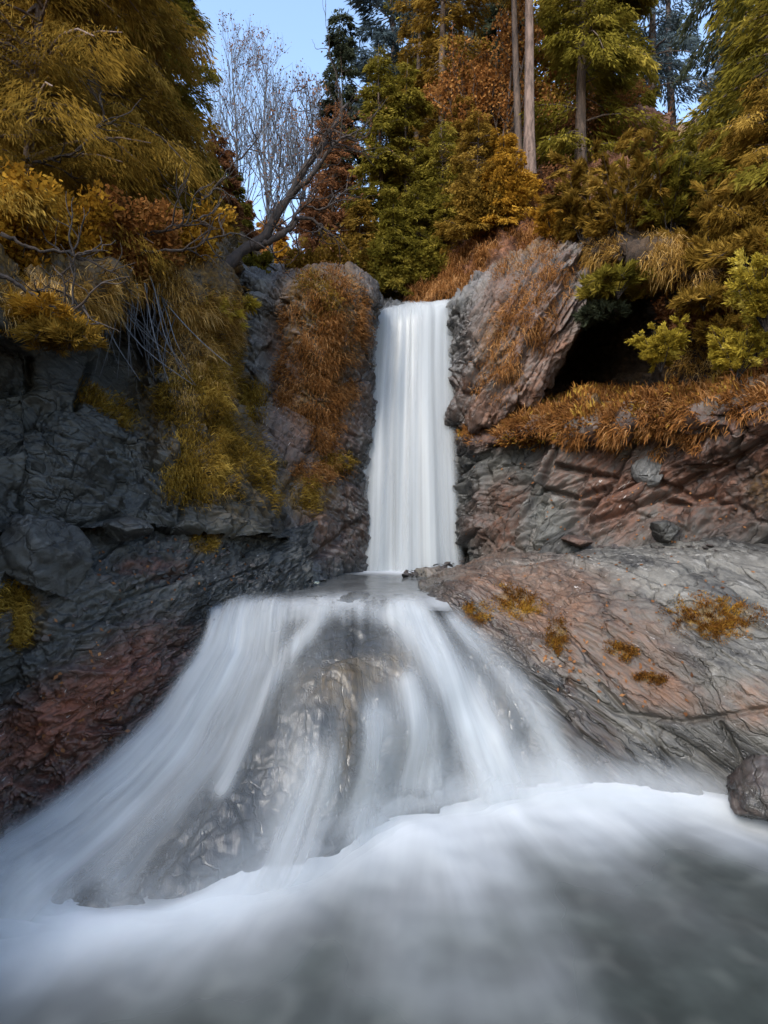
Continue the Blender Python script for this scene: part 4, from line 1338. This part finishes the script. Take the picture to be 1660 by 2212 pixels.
conifer(1116, 440, 11.9, -800, 1.6, 'olive', 'tall conifer with a bare reddish trunk left of the pale trunk', n_br=50, n_leaf=9000, barkm='bark', crown_from=0.42, droop=0.3, r0=0.085, ln=0.13, wd=0.03, gap=0.3, lean=(0.01, 0))
conifer(1152, 380, 11.6, -900, 1.8, 'green', 'tall conifer with a bare pale pinkish trunk right of the orange tree', n_br=50, n_leaf=9000, barkm='palebark', crown_from=0.45, droop=0.3, r0=0.115, ln=0.13, wd=0.03, gap=0.3, lean=(-0.035, 0))
conifer(1262, 400, 12.2, -560, 1.45, 'green', 'big dense olive green spruce on the slope right of the pale trunk', n_br=190, n_leaf=46000, droop=0.55, rise=0.2, ln=0.14, wd=0.028, hang=0.4, taper=0.40, crown_from=0.07)
conifer(1320, 400, 14.5, -400, 1.0, 'green', 'green spruce standing behind the big dense one on the slope', n_br=120, n_leaf=18000, droop=0.4, ln=0.14, wd=0.035, taper=0.5, crown_from=0.1)
conifer(1405, 350, 18.0, -420, 1.7, 'blue', 'thin blue grey conifer left of the bright gap in the right hand trees', n_br=110, n_leaf=14000, droop=0.4, ln=0.17, wd=0.038, taper=0.4, crown_from=0.16, gap=0.3)
conifer(1452, 350, 21.0, -350, 1.6, 'blue', 'blue grey conifer touching the bright gap in the trees', n_br=90, n_leaf=10000, droop=0.4, ln=0.17, wd=0.04, taper=0.4, crown_from=0.2, gap=0.3)
conifer(1650, 480, 11.0, -620, 1.5, 'dark', 'dark spruce in the top right corner right of the bright gap', n_br=170, n_leaf=34000, droop=0.6, rise=0.1, ln=0.14, wd=0.03, hang=0.35, taper=0.45, crown_from=0.08)
conifer(1740, 520, 8.5, -350, 1.9, 'green', 'green conifer entering from the right border', n_br=150, n_leaf=30000, droop=0.5, ln=0.14, wd=0.028, taper=0.5, crown_from=0.05)
conifer(1665, 640, 7.9, 150, 1.05, 'olive', 'feathery yellow green young conifer near the right border', n_br=150, n_leaf=40000, droop=0.45, rise=0.3, ln=0.10, wd=0.014, hang=0.4, taper=0.55, crown_from=0.02)
conifer(1560, 600, 8.6, 270, 0.9, 'olive', 'feathery olive young conifer left of the yellow green one', n_br=130, n_leaf=32000, droop=0.4, rise=0.3, ln=0.10, wd=0.014, hang=0.35, taper=0.6, crown_from=0.02)

for (px, py, d, top, R, lm, lab) in (
        (955, 540, 12.5, 260, 0.72, 'green', 'slim green spruce in front of the tall brownish conifer'), (1032, 520, 11.7, 240, 0.72, 'olive', 'slim olive spruce on the brink of the red slope'),
        (1088, 500, 11.4, 275, 0.55, 'gold', 'small yellowing spruce left of the foot of the pale trunk'), (902, 620, 12.2, 390, 0.6, 'green', 'short green spruce above the lip of the waterfall'),
        (778, 630, 12.3, 430, 0.5, 'olive', 'short olive spruce left of the narrow twins'), (850, 630, 11.9, 440, 0.5, 'green', 'young green spruce at the feet of the narrow twins'),
        (1000, 540, 13.4, 200, 0.6, 'olive', 'thin olive spruce under the orange leaved tree')):
    conifer(px, py, d, top, R, lm, lab, n_br=120, n_leaf=17000, droop=0.3, ln=0.085, wd=0.02, taper=0.65, crown_from=0.03, lmin=0.12)

# orange leaved tree
rng = np.random.default_rng(21)
lines, tips = [], []
base = P(1062, 480, 13.6)
for k in range(5):
    branchwork((0, 0, 0.0), (rng.normal(0, 0.2), rng.normal(0, 0.2), 1), 2.0, 0.05, 3, rng, lines, 0.42, 0.25, (3, 4), 0.1, tips)
A = np.concatenate(tips)
n = 12000
ii = rng.integers(0, len(A), n)
t = thing('orange_tree', base, 'orange brown leafed tree left of the two tall bare trunks', 'tree')
v, q = tubes(lines, 4)
obj('trunk', mesh('trunk', v, q, mat=M['bark']), t)
obj('crown', leaf_mesh('crown', A[ii] + rng.normal(0, 0.07, (n, 3)), rng.normal(size=(n, 3)) - np.array([0, 0, 0.5]), 0.08, 0.05, rng.random(n), M['orange'], rng), t)

# forest filling the slopes behind: copies of three trees
protos = []
for s, (lm, R) in enumerate((('olive', 1.5), ('green', 1.3), ('dark', 1.2))):
    protos.append((conifer_parts(9.0, R, 110, 9000, 300 + s, droop=0.4, ln=0.22, wd=0.07, taper=0.6, crown_from=0.06), lm))
proto_obj = []
rng = np.random.default_rng(44)
spots = []
for k in range(400):
    d = rng.uniform(17, 38)
    px = rng.uniform(770, 1900) if rng.random() < 0.68 else rng.uniform(-350, 400)
    if 1350 < px < 1560 or (430 < px < 770):
        continue
    x = (px - 830) * K * d
    if all(abs(x - a) + abs(d - b) > 2.0 for a, b in spots):
        spots.append((x, d))
    if len(spots) >= 44:
        break
WOOD_REFS = ((-300, 'the conifer cut by the left border'), (38, 'the conifer with the pale trunk'), (205, 'the conifer with the thick dark trunk'), (345, 'the conifer left of the sky gap'), (822, 'the narrow twin spruces'),
             (965, 'the tall brownish conifer'), (1062, 'the orange leaved tree'), (1152, 'the tall pale trunk'), (1262, 'the big dense spruce'), (1330, 'the right edge of the big spruce'),
             (1650, 'the dark spruce in the corner'), (1800, 'the conifer entering from the right border'))
wood_n = {}
for j, (x, d) in enumerate(spots):
    z = float(hill_z([x], [d])[0]) - 0.15
    k = j % 3
    ppx = 830 + x / (K * d)
    ref = min(WOOD_REFS, key=lambda c: abs(c[0] - ppx))
    word = ('olive', 'green', 'dark')[k]
    wood_n[(word, ref[1])] = wood_n.get((word, ref[1]), 0) + 1
    lab = f"{('', 'second ', 'third ', 'fourth ', 'fifth ')[min(wood_n[(word, ref[1])] - 1, 4)]}{word} conifer of the wood behind {ref[1]}"
    if j < 3:
        parts, lm = protos[j]
        t = build_tree('forest_conifer', (x, d, z), parts, lm, 'bark', lab, 'tree', 'conifers of the wood behind', sides=4)
        proto_obj.append(t)
    else:
        src = proto_obj[k]
        t = src.copy()
        COL.objects.link(t)
        t.location = (x, d, z)
        t['label'] = lab
        t.rotation_euler = (0, 0, rng.random() * 6.28)
        sc = rng.uniform(0.8, 1.35)
        t.scale = (sc, sc, sc * rng.uniform(0.9, 1.2))
        for ch in list(src.children):
            c = ch.copy()
            COL.objects.link(c)
            c.parent = t

# ------------------------------------------------------------ the leaning bare tree over the notch
rng = np.random.default_rng(31)
lines, tips = [], []
D = 9.4


def limb(path, r0, r1, kids, klen, depth=1):
    pts = catmull(np.array([P(*c) for c in path]), 26)
    pts += rng.normal(0, 0.012, pts.shape)
    lines.append((pts, np.linspace(r0, r1, 26) * (1 + 0.12 * rng.normal(size=26))))
    for k in range(kids):
        j = rng.integers(7, 25)
        dd = unit(pts[j] - pts[j - 1]) + rng.normal(0, 0.75, 3) + np.array([0, 0, 0.25])
        branchwork(pts[j], dd, klen * rng.uniform(0.5, 1.2), 0.012, depth, rng, lines, 0.5, 0.1, (2, 4), 0.18, tips)


limb([(470, 600, 9.0), (520, 545, 9.2), (568, 515, 9.4), (600, 462, 9.5), (640, 400, 9.6), (668, 350, 9.7), (700, 312, 9.8), (722, 270, 9.9), (748, 225, 10.0)], 0.10, 0.022, 16, 0.85, 2)
limb([(555, 535, 9.3), (590, 520, 9.2), (625, 495, 9.2), (650, 470, 9.2), (690, 485, 9.2), (700, 505, 9.2)], 0.055, 0.012, 7, 0.5)
limb([(622, 428, 9.55), (670, 385, 9.4), (705, 335, 9.35), (735, 300, 9.3), (762, 290, 9.3)], 0.045, 0.012, 10, 0.6)
limb([(628, 492, 9.2), (640, 462, 9.15), (660, 448, 9.1), (700, 450, 9.1), (725, 430, 9.1)], 0.024, 0.006, 6, 0.4)
t = thing('leaning_tree', P(480, 600, 9.0), 'dark bare tree leaning right across the notch of sky', 'tree')
v, q = tubes([(a - np.array(t.location), r) for a, r in lines], 6)
obj('trunk', mesh('trunk', v, q, mat=M['darkbark']), t)
A = np.concatenate(tips) - np.array(t.location)
n = 500
ii = rng.integers(0, len(A), n)
obj('crown', leaf_mesh('crown', A[ii] + rng.normal(0, 0.03, (n, 3)), rng.normal(size=(n, 3)), 0.05, 0.03, rng.random(n), M['russet'], rng), t)

# bare boughs hanging across the left trees
for (path, label) in (
        ([(330, 500, 7.6), (400, 470, 7.4), (470, 400, 7.3), (520, 330, 7.3)], 'dark dead bough rising right in front of the left trees'),
        ([(250, 560, 6.9), (320, 545, 6.8), (400, 540, 6.8), (470, 510, 6.9), (560, 500, 7.0)], 'dark brown dead bough lying level above the cliff edge'),
        ([(0, 505, 5.4), (80, 540, 5.5), (190, 545, 5.7), (250, 520, 5.9)], 'thin brown bough crossing the golden leaves at the left border'),
        ([(0, 590, 5.0), (60, 630, 5.1), (140, 670, 5.2), (190, 650, 5.3)], 'thin drooping bough low at the left border'),
        ([(30, 340, 6.6), (90, 350, 6.5), (160, 330, 6.4), (230, 250, 6.3)], 'dark bough sweeping up from the pale trunk'),
        ([(200, 520, 7.0), (300, 510, 6.8), (380, 490, 6.7), (440, 470, 6.7)], 'dark drooping bough in front of the thick trunk')):
    lines, tips = [], []
    limb(path, 0.020, 0.005, 7, 0.42, 1)
    t = thing('dead_bough', P(*path[0]), label, 'branch')
    v, q = tubes([(a - np.array(t.location), r) for a, r in lines], 5)
    obj('bough', mesh('bough', v, q, mat=M['darkbark']), t)

# ------------------------------------------------------------ shrubs
S = shrub
S(35, 560, 5.9, 0.62, 'gold', 'golden leaved shrub on the cliff edge at the left border', n_leaf=9000)
S(140, 530, 6.5, 0.65, 'gold', 'golden shrub left of the thick dark trunk', n_leaf=9000)
S(275, 545, 7.0, 0.60, 'orange', 'rusty orange shrub over the dark overhang of the left cliff', n_leaf=7000, ln=0.06)
S(385, 545, 7.7, 0.60, 'gold', 'yellow brown shrub at the right end of the left cliff edge', n_leaf=8000)
S(80, 655, 5.25, 0.38, 'gold', 'small golden shrub hanging over the left cliff edge', n_leaf=5000, droop=0.7, feather=0.6, ln=0.09, wd=0.012)
S(150, 690, 5.3, 0.34, 'olive', 'soft olive sprig hanging low over the left cliff face', n_leaf=4000, droop=1.0, feather=0.6, ln=0.1, wd=0.012)
S(445, 640, 8.0, 0.50, 'lime', 'yellow green feathery tuft at the corner of the left cliff', n_leaf=8000, droop=0.9, feather=0.7, ln=0.11, wd=0.014)
S(520, 645, 8.9, 0.26, 'lime', 'small yellow tuft on the grey rock beside the left cliff', n_leaf=3000, droop=0.7, feather=0.7, ln=0.08, wd=0.014)
S(545, 590, 11.0, 0.36, 'green', 'dark green bush under the leaning bare trunk', n_leaf=6000)
S(668, 580, 11.8, 0.45, 'olive', 'olive bush left of the waterfall lip', n_leaf=7000)
S(735, 580, 11.6, 0.6, 'olive', 'wide olive green bush at the foot of the russet conifer', n_leaf=9000)
S(810, 600, 11.7, 0.45, 'green', 'green bush right above the mossy rock shoulder', n_leaf=9000)
S(905, 585, 11.9, 0.5, 'green', 'low green bush above the lip of the waterfall', n_leaf=11000)
S(1040, 455, 11.3, 0.5, 'olive', 'low olive bush overhanging the red soil slope', n_leaf=13000)
S(1110, 420, 11.1, 0.45, 'gold', 'yellow olive bush just left of the foot of the pale trunk', n_leaf=10000)
S(1195, 490, 10.0, 0.40, 'gold', 'small yellow bush on top of the leaning rock', n_leaf=5000, feather=0.6, ln=0.1, wd=0.02)
S(1265, 460, 9.2, 0.75, 'olive', 'pale olive bush above the right end of the leaning rock', n_leaf=13000, feather=0.5, ln=0.1, wd=0.02)
S(1345, 450, 8.7, 0.85, 'olive', 'bushy olive shrub with dark stems over the hollow', n_leaf=15000, feather=0.5, ln=0.1, wd=0.02, n_stem=20)
S(1445, 440, 8.5, 0.85, 'green', 'deep green shrub right of the one with dark stems', n_leaf=14000, feather=0.5, ln=0.1, wd=0.02, n_stem=20)
S(1530, 520, 8.0, 0.6, 'olive', 'low olive shrub below the feathery young conifers', n_leaf=9000, feather=0.5, ln=0.1, wd=0.02)
S(1335, 585, 8.2, 0.50, 'green', 'green shrub drooping over the mouth of the hollow', n_leaf=8000, droop=0.8, feather=0.6, ln=0.1, wd=0.02)
S(1300, 650, 8.6, 0.36, 'dark', 'dark sprays hanging inside the edge of the hollow', n_leaf=4500, droop=1.0, feather=0.6, ln=0.1, wd=0.02)
S(1520, 625, 7.6, 0.36, 'olive', 'olive spray hanging over the right side of the hollow', n_leaf=4000, droop=0.9, feather=0.7, ln=0.1, wd=0.018)
S(1625, 510, 7.3, 0.62, 'olive', 'feathery olive sprays hanging at the right border', n_leaf=10000, droop=0.7, feather=0.7, ln=0.11, wd=0.018)
S(1655, 640, 6.5, 0.50, 'lime', 'bright yellow green bush at the right border', n_leaf=16000, feather=0.6, ln=0.05, wd=0.014, n_stem=26)
S(1428, 758, 7.8, 0.36, 'lime', 'small rounded yellow green bush standing on the ledge', n_leaf=14000, feather=0.5, ln=0.045, wd=0.014, n_stem=24)
S(1590, 765, 7.0, 0.42, 'lime', 'low yellow green bush between the rounded one and the border', n_leaf=14000, feather=0.5, ln=0.05, wd=0.015, n_stem=24)
S(1225, 330, 13.0, 0.85, 'russet', 'bare reddish brush on the slope right of the pale trunk', n_leaf=5000, n_stem=40, ln=0.06)
S(1310, 280, 13.0, 0.85, 'orange', 'tan leaved bush under the big spruce', n_leaf=7000, n_stem=30, ln=0.06)
S(1185, 420, 12.0, 0.55, 'russet', 'low rusty brush above the leaning rock', n_leaf=4000, n_stem=40, ln=0.06)
S(1400, 330, 12.5, 0.7, 'russet', 'dull red brush under the blue grey conifers', n_leaf=5000, n_stem=30, ln=0.06)
S(1010, 270, 13.4, 0.5, 'orange', 'loose sprig of tan leaves below the orange tree', n_leaf=1200, n_stem=14, ln=0.08, wd=0.05)

S(1495, 690, 8.3, 0.40, 'russet', 'dull russet brush on the brown bank right of the hollow', n_leaf=4000, n_stem=26, ln=0.06)
S(1560, 700, 7.8, 0.34, 'olive', 'dark olive spray on the brown bank near the right border', n_leaf=4000, droop=0.7, feather=0.6, ln=0.08, wd=0.016)
# ------------------------------------------------------------ grass and moss on the rock
grass('hanging_grass', 'dry straw grass hanging from the edge of the left cliff', 'straw', FACES['left'],
      [(60, 655, 200, 46, 4), (330, 600, 130, 40, -8), (430, 690, 90, 60, 20), (250, 610, 60, 40)], 15000, 0.16, 0.008, 5, out=0.7, down=0.9, jit=0.05, lo=0.15)
grass('hanging_grass', 'olive grass curtain spilling down the spur of the left cliff', 'moss', FACES['left'],
      [(520, 1010, 70, 110, -30), (430, 900, 130, 60, 40), (470, 840, 60, 110, -10), (260, 900, 60, 26, 40, .8), (430, 1010, 90, 80, 30), (205, 865, 34, 18, 30)], 27000, 0.10, 0.008, 6, out=0.7, down=0.8, jit=0.05, lo=0.15)
grass('hanging_grass', 'brown dead grass trailing between the cliff and the grey rock', 'straw', FACES['left'],
      [(470, 760, 50, 130, 10), (400, 760, 40, 130, 0, .7)], 9000, 0.15, 0.007, 7, out=0.5, down=1.0, jit=0.05, lo=0.15)
grass('hanging_grass', 'rusty grass mat covering the rock shoulder left of the waterfall', 'rust', FACES['shoulder'],
      [(705, 700, 80, 110), (700, 850, 60, 90), (650, 790, 40, 90, 20), (700, 920, 26, 70), (690, 1020, 60, 24), (760, 660, 30, 50)], 27000, 0.095, 0.009, 8, out=0.7, down=0.8, jit=0.06, lo=0.12, patch=3.0)
grass('hanging_grass', 'golden moss grass on top of the rock shoulder left of the waterfall', 'moss', FACES['shoulder'],
      [(690, 640, 50, 50), (660, 1070, 44, 34), (720, 1000, 40, 20), (545, 870, 40, 50)], 9000, 0.085, 0.009, 9, out=0.8, down=0.6, jit=0.05, lo=0.15)
grass('hanging_grass', 'reddish dead grass streaming down the leaning rock', 'rust', FACES['leaning'],
      [(1130, 700, 60, 150, 22), (1180, 600, 60, 70, 0, .8), (1060, 820, 40, 60, 0, .6), (1130, 565, 80, 18, -28)], 9500, 0.12, 0.007, 10, out=0.3, down=1.1, jit=0.05, lo=0.12, patch=3.5)
grass('hanging_grass', 'tawny grass along the red slope above the waterfall lip', 'rust', FACES['gully'],
      [(1000, 600, 40, 110, 35), (920, 640, 60, 30, 0), (1180, 470, 90, 60, -20)], 14000, 0.20, 0.011, 11, out=0.4, down=1.0, jit=0.06)
grass('ledge_plants', 'low yellow and rust plants covering the ledge on the right', 'ledge', FACES['right'],
      [(1120, 905, 130, 16, -14), (1290, 870, 120, 34, -8), (1400, 880, 110, 34, -4), (1550, 830, 160, 36, -10), (1300, 930, 160, 24, -6, .6), (1160, 945, 80, 20, -8, .6)], 13000, 0.085, 0.026, 12, out=0.8, down=0.25, lo=0.2)
grass('ledge_plants', 'rusty dead plants on the ledge under the hollow', 'rust', FACES['right'],
      [(1200, 900, 200, 34, -12), (1350, 905, 140, 60, -10), (1580, 850, 180, 60, -12), (1480, 960, 120, 24, -16, .6)], 16000, 0.13, 0.014, 13, out=0.8, down=0.4, lo=0.2)
grass('hanging_grass', 'dry grass fringe at the top of the overhanging bank', 'straw', FACES['overbank'],
      [(1400, 560, 160, 50), (1600, 600, 130, 50), (1560, 740, 130, 60, -20, .6)], 13000, 0.18, 0.009, 14, out=0.5, down=0.9)
grass('hanging_grass', 'dark olive moss low on the bank at the left border', 'moss', FACES['bank'],
      [(20, 1330, 60, 60), (440, 1170, 26, 20)], 5000, 0.07, 0.009, 15, out=0.7, down=0.6)

for (sp, label) in zip(SLAB_MOSS, ('moss tuft at the upper left edge of the slab beside the cascade', 'wide golden moss tuft on the left shoulder of the slab', 'small upright moss tuft in the middle left of the slab',
                                   'rusty moss streak on the slab above the dark stain', 'largest orange moss cushion, on the right of the slab', 'tiny yellow moss tuft on the dark stain of the slab')):
    V, Q, tint = grass_blades(FACES['slab'], [(sp[0], sp[1], sp[2] * 1.25, sp[3] * 1.2) + tuple(sp[4:])], int(1100 + sp[2] * sp[3] * 2.0), 0.034, 0.007, int(sp[0]), out=0.8, down=0.35, jit=0.014, patch=9.0, soft=0.6, lo=0.1)
    c = V.mean(0)
    tag(obj('moss_tuft', mesh('moss_tuft', V - c, Q, mat=M['slabmoss'], attrs={'tint': tint}, smooth=False), loc=c), label, 'moss', 'moss tufts on the slab')

# roots dangling under the overhang
rng = np.random.default_rng(60)
lines = []
for k in range(70):
    px = rng.uniform(205, 420)
    d = np.interp(px, [200, 300, 420], [6.3, 6.95, 7.6]) + rng.uniform(-0.1, 0.35)
    y0 = rng.uniform(575, 640)
    p0 = np.array(P(px, y0, d))
    ln = rng.uniform(0.3, 1.3)
    t = np.linspace(0, 1, 8)[:, None]
    dx = rng.normal(0.1, 0.25)
    pts = p0 + np.array([dx, rng.normal(0, 0.1), -1.0]) * ln * t + np.array([0.06 * math.sin(k), 0, 0]) * np.sin(t * 5 + k) + np.array([dx, 0, 0.3]) * t ** 2 * ln * 0.3
    lines.append((pts, np.linspace(0.009, 0.002, 8) * rng.uniform(0.6, 1.4)))
v, q = tubes(lines, 4)
tag(obj('roots', mesh('roots', v, q, mat=M['twig'])), 'thin pale roots dangling under the overhang of the left cliff', kind='stuff')

# ------------------------------------------------------------ boulders and stones
def boulder_mesh(name, size, seed, mat, cuts=11, rough=0.06, sub=5, zones=0.0, brown=0.0, wet=0.0):
    rng = np.random.default_rng(seed)
    bm = bmesh.new()
    bmesh.ops.create_icosphere(bm, subdivisions=sub, radius=1.0)
    co = np.array([v.co[:] for v in bm.verts])
    tri = np.array([[v.index for v in f.verts] for f in bm.faces])
    bm.free()
    p = co.copy()
    for k in range(cuts):
        nrm = unit(rng.normal(size=3))
        h = rng.uniform(0.42, 0.8)
        over = np.clip(p @ nrm - h, 0, None)
        p = p - over[:, None] * nrm * 0.97
    size = np.array(size)
    nrm = unit(p)
    w = p * size
    d = rough_rock(w * 1.0 + seed, nrm, big=(0.6, 0.09), strata=((0.4, 0.2, 0.9), 5.0, 0.04), plates=(0.3, 0.06), fine=(0.08, 0.02), seed=seed * 1.7) * (rough / 0.06)
    w = w + nrm * d[:, None] * size.min() * 1.6
    z = np.zeros(len(w))
    return mesh(name, w, tris=tri, mat=M[mat], attrs={'brown': z + brown, 'moss': z, 'wet': z + wet})


def boulder(px, py, d, size, seed, mat, label, rot=(0, 0, 0), **kw):
    o = obj('boulder', boulder_mesh('boulder', size, seed, mat, **kw), loc=P(px, py, d))
    o.rotation_euler = rot
    return tag(o, label, 'boulder')


boulder(112, 1205, 5.25, (0.42, 0.40, 0.40), 3, 'bank', 'large rounded slate boulder on the left bank under the cliff', rot=(0.2, 0.3, 0.4))
boulder(590, 1228, 7.75, (0.16, 0.16, 0.17), 5, 'bank', 'small dark boulder at the left edge of the upper pool', wet=0.8)
boulder(630, 1180, 8.3, (0.24, 0.22, 0.27), 6, 'bank', 'blunt grey boulder left of the upper pool against the rock wall', wet=0.3)
boulder(275, 1150, 5.9, (0.26, 0.2, 0.15), 8, 'bank', 'dark boulder in the hollow under the left spur', wet=0.5)
boulder(1668, 1732, 5.0, (0.30, 0.30, 0.30), 9, 'bank', 'dark brown round boulder at the right border by the front pool', wet=0.85, brown=0.25, cuts=3)
boulder(1440, 1148, 7.5, (0.24, 0.2, 0.13), 12, 'right', 'blocky grey boulder at the foot of the right rock face', rot=(0, 0.2, 0.3))
boulder(1250, 1168, 8.0, (0.22, 0.2, 0.10), 14, 'right', 'flat reddish boulder where the right rock face meets the slab', brown=0.6)
boulder(1405, 1010, 8.0, (0.22, 0.25, 0.24), 15, 'grey', 'pale bluish block jutting from the right rock face', rot=(0.1, 0.5, 0.2), cuts=8)

# loose slate chips
rng = np.random.default_rng(71)
chips = []
for k in range(6):
    bm = bmesh.new()
    for j in range(11):
        a = unit(rng.normal(size=3)) * np.array([1.0, 0.7, 0.24])
        bm.verts.new(a * rng.uniform(0.8, 1.0))
    bmesh.ops.convex_hull(bm, input=bm.verts)
    lone = [v for v in bm.verts if not v.link_faces]
    bmesh.ops.delete(bm, geom=lone, context='VERTS')
    me = bpy.data.meshes.new('slate_chip')
    bm.to_mesh(me)
    bm.free()
    for nm in ('brown', 'moss', 'wet'):
        at = me.attributes.new(nm, 'FLOAT', 'POINT')
        at.data.foreach_set('value', np.full(len(me.vertices), {'brown': 0.15, 'moss': 0.0, 'wet': 0.35}[nm], dtype=np.float32))
    me.materials.append(M['bank'])
    chips.append(me)


def scatter_chips(faces_key, spots, n, size, label, group, seed):
    v, nr = FACES[faces_key]
    r = np.random.default_rng(seed)
    w = blob(v, spots, 0.4)
    ii = r.choice(len(v), n, p=w / w.sum())
    for i in ii:
        o = obj('slate_chip', chips[r.integers(0, 6)], loc=v[i] + nr[i] * 0.01)
        s = size * r.uniform(0.5, 1.5)
        o.scale = (s, s, s)
        o.rotation_euler = Vector(unit(nr[i] + 0.35 * r.normal(size=3))).to_track_quat('Z', 'Y').to_euler()
        tag(o, label, 'stone', group)


r = np.random.default_rng(1)
for k in range(90):
    # a low spit of chips running out into the pool from the slab
    a = r.random() ** 0.8
    py = 1246 - 26 * a + r.normal(0, 4 + 6 * a)
    px = 1010 - 140 * (1 - a) ** 1.0 + r.normal(0, 10)
    d = 0.96 / ((max(py, 1222) - 1106) * K)
    s = 0.06 * r.uniform(0.5, 1.8)
    q = P(px, max(py, 1222), d)
    o = obj('slate_chip', chips[r.integers(0, 6)], loc=(q[0], q[1] - 0.3 * a, -0.935 + 0.20 * a * r.random()))
    o.scale = (s, s, s)
    o.rotation_euler = (r.normal(0, 0.35), r.normal(0, 0.35), r.random() * 6.28)
    tag(o, 'small dark slate chip in the heap right of the foot of the waterfall', 'stone', 'slate chips by the upper pool')
scatter_chips('bank', [(430, 1160, 110, 50, 10), (330, 1240, 90, 40), (250, 1280, 50, 40)], 75, 0.055, 'loose slate chip on the rubble under the left spur', 'slate chips on the left bank', 2)
scatter_chips('bank', [(120, 1330, 120, 60, -10), (550, 1240, 70, 20)], 30, 0.05, 'loose slate chip on the bare lower left bank', 'slate chips low on the left bank', 3)
scatter_chips('slab', [(1350, 1185, 200, 14, 0)], 22, 0.06, 'loose slate chip along the top edge of the slab', 'slate chips on the slab', 4)

# fallen leaves on the stone
for key, spots, n, lab in (('slab', [(1350, 1260, 320, 70, 8), (1300, 1420, 200, 80, 20)], 170, 'fallen rust coloured leaves scattered over the slab'),
                           ('bank', [(300, 1230, 240, 70, 0), (160, 1500, 160, 120, -30)], 130, 'fallen leaves scattered over the left bank'),
                           ('right', [(1350, 1120, 300, 60, 0), (1300, 960, 300, 60, -8)], 150, 'fallen leaves caught on the right rock face')):
    v, nr = FACES[key]
    r = np.random.default_rng(n)
    w = blob(v, spots, 0.5)
    ii = r.choice(len(v), n, p=w / w.sum())
    d = unit(np.cross(nr[ii], r.normal(size=(n, 3))))
    me = leaf_mesh('fallen_leaves', v[ii] + nr[ii] * 0.012, d, 0.045 * r.uniform(0.6, 1.3, n), 0.028 * r.uniform(0.7, 1.2, n), r.random(n), M['russet'], r, flat=nr[ii] * 3)
    tag(obj('fallen_leaves', me), lab, kind='stuff')
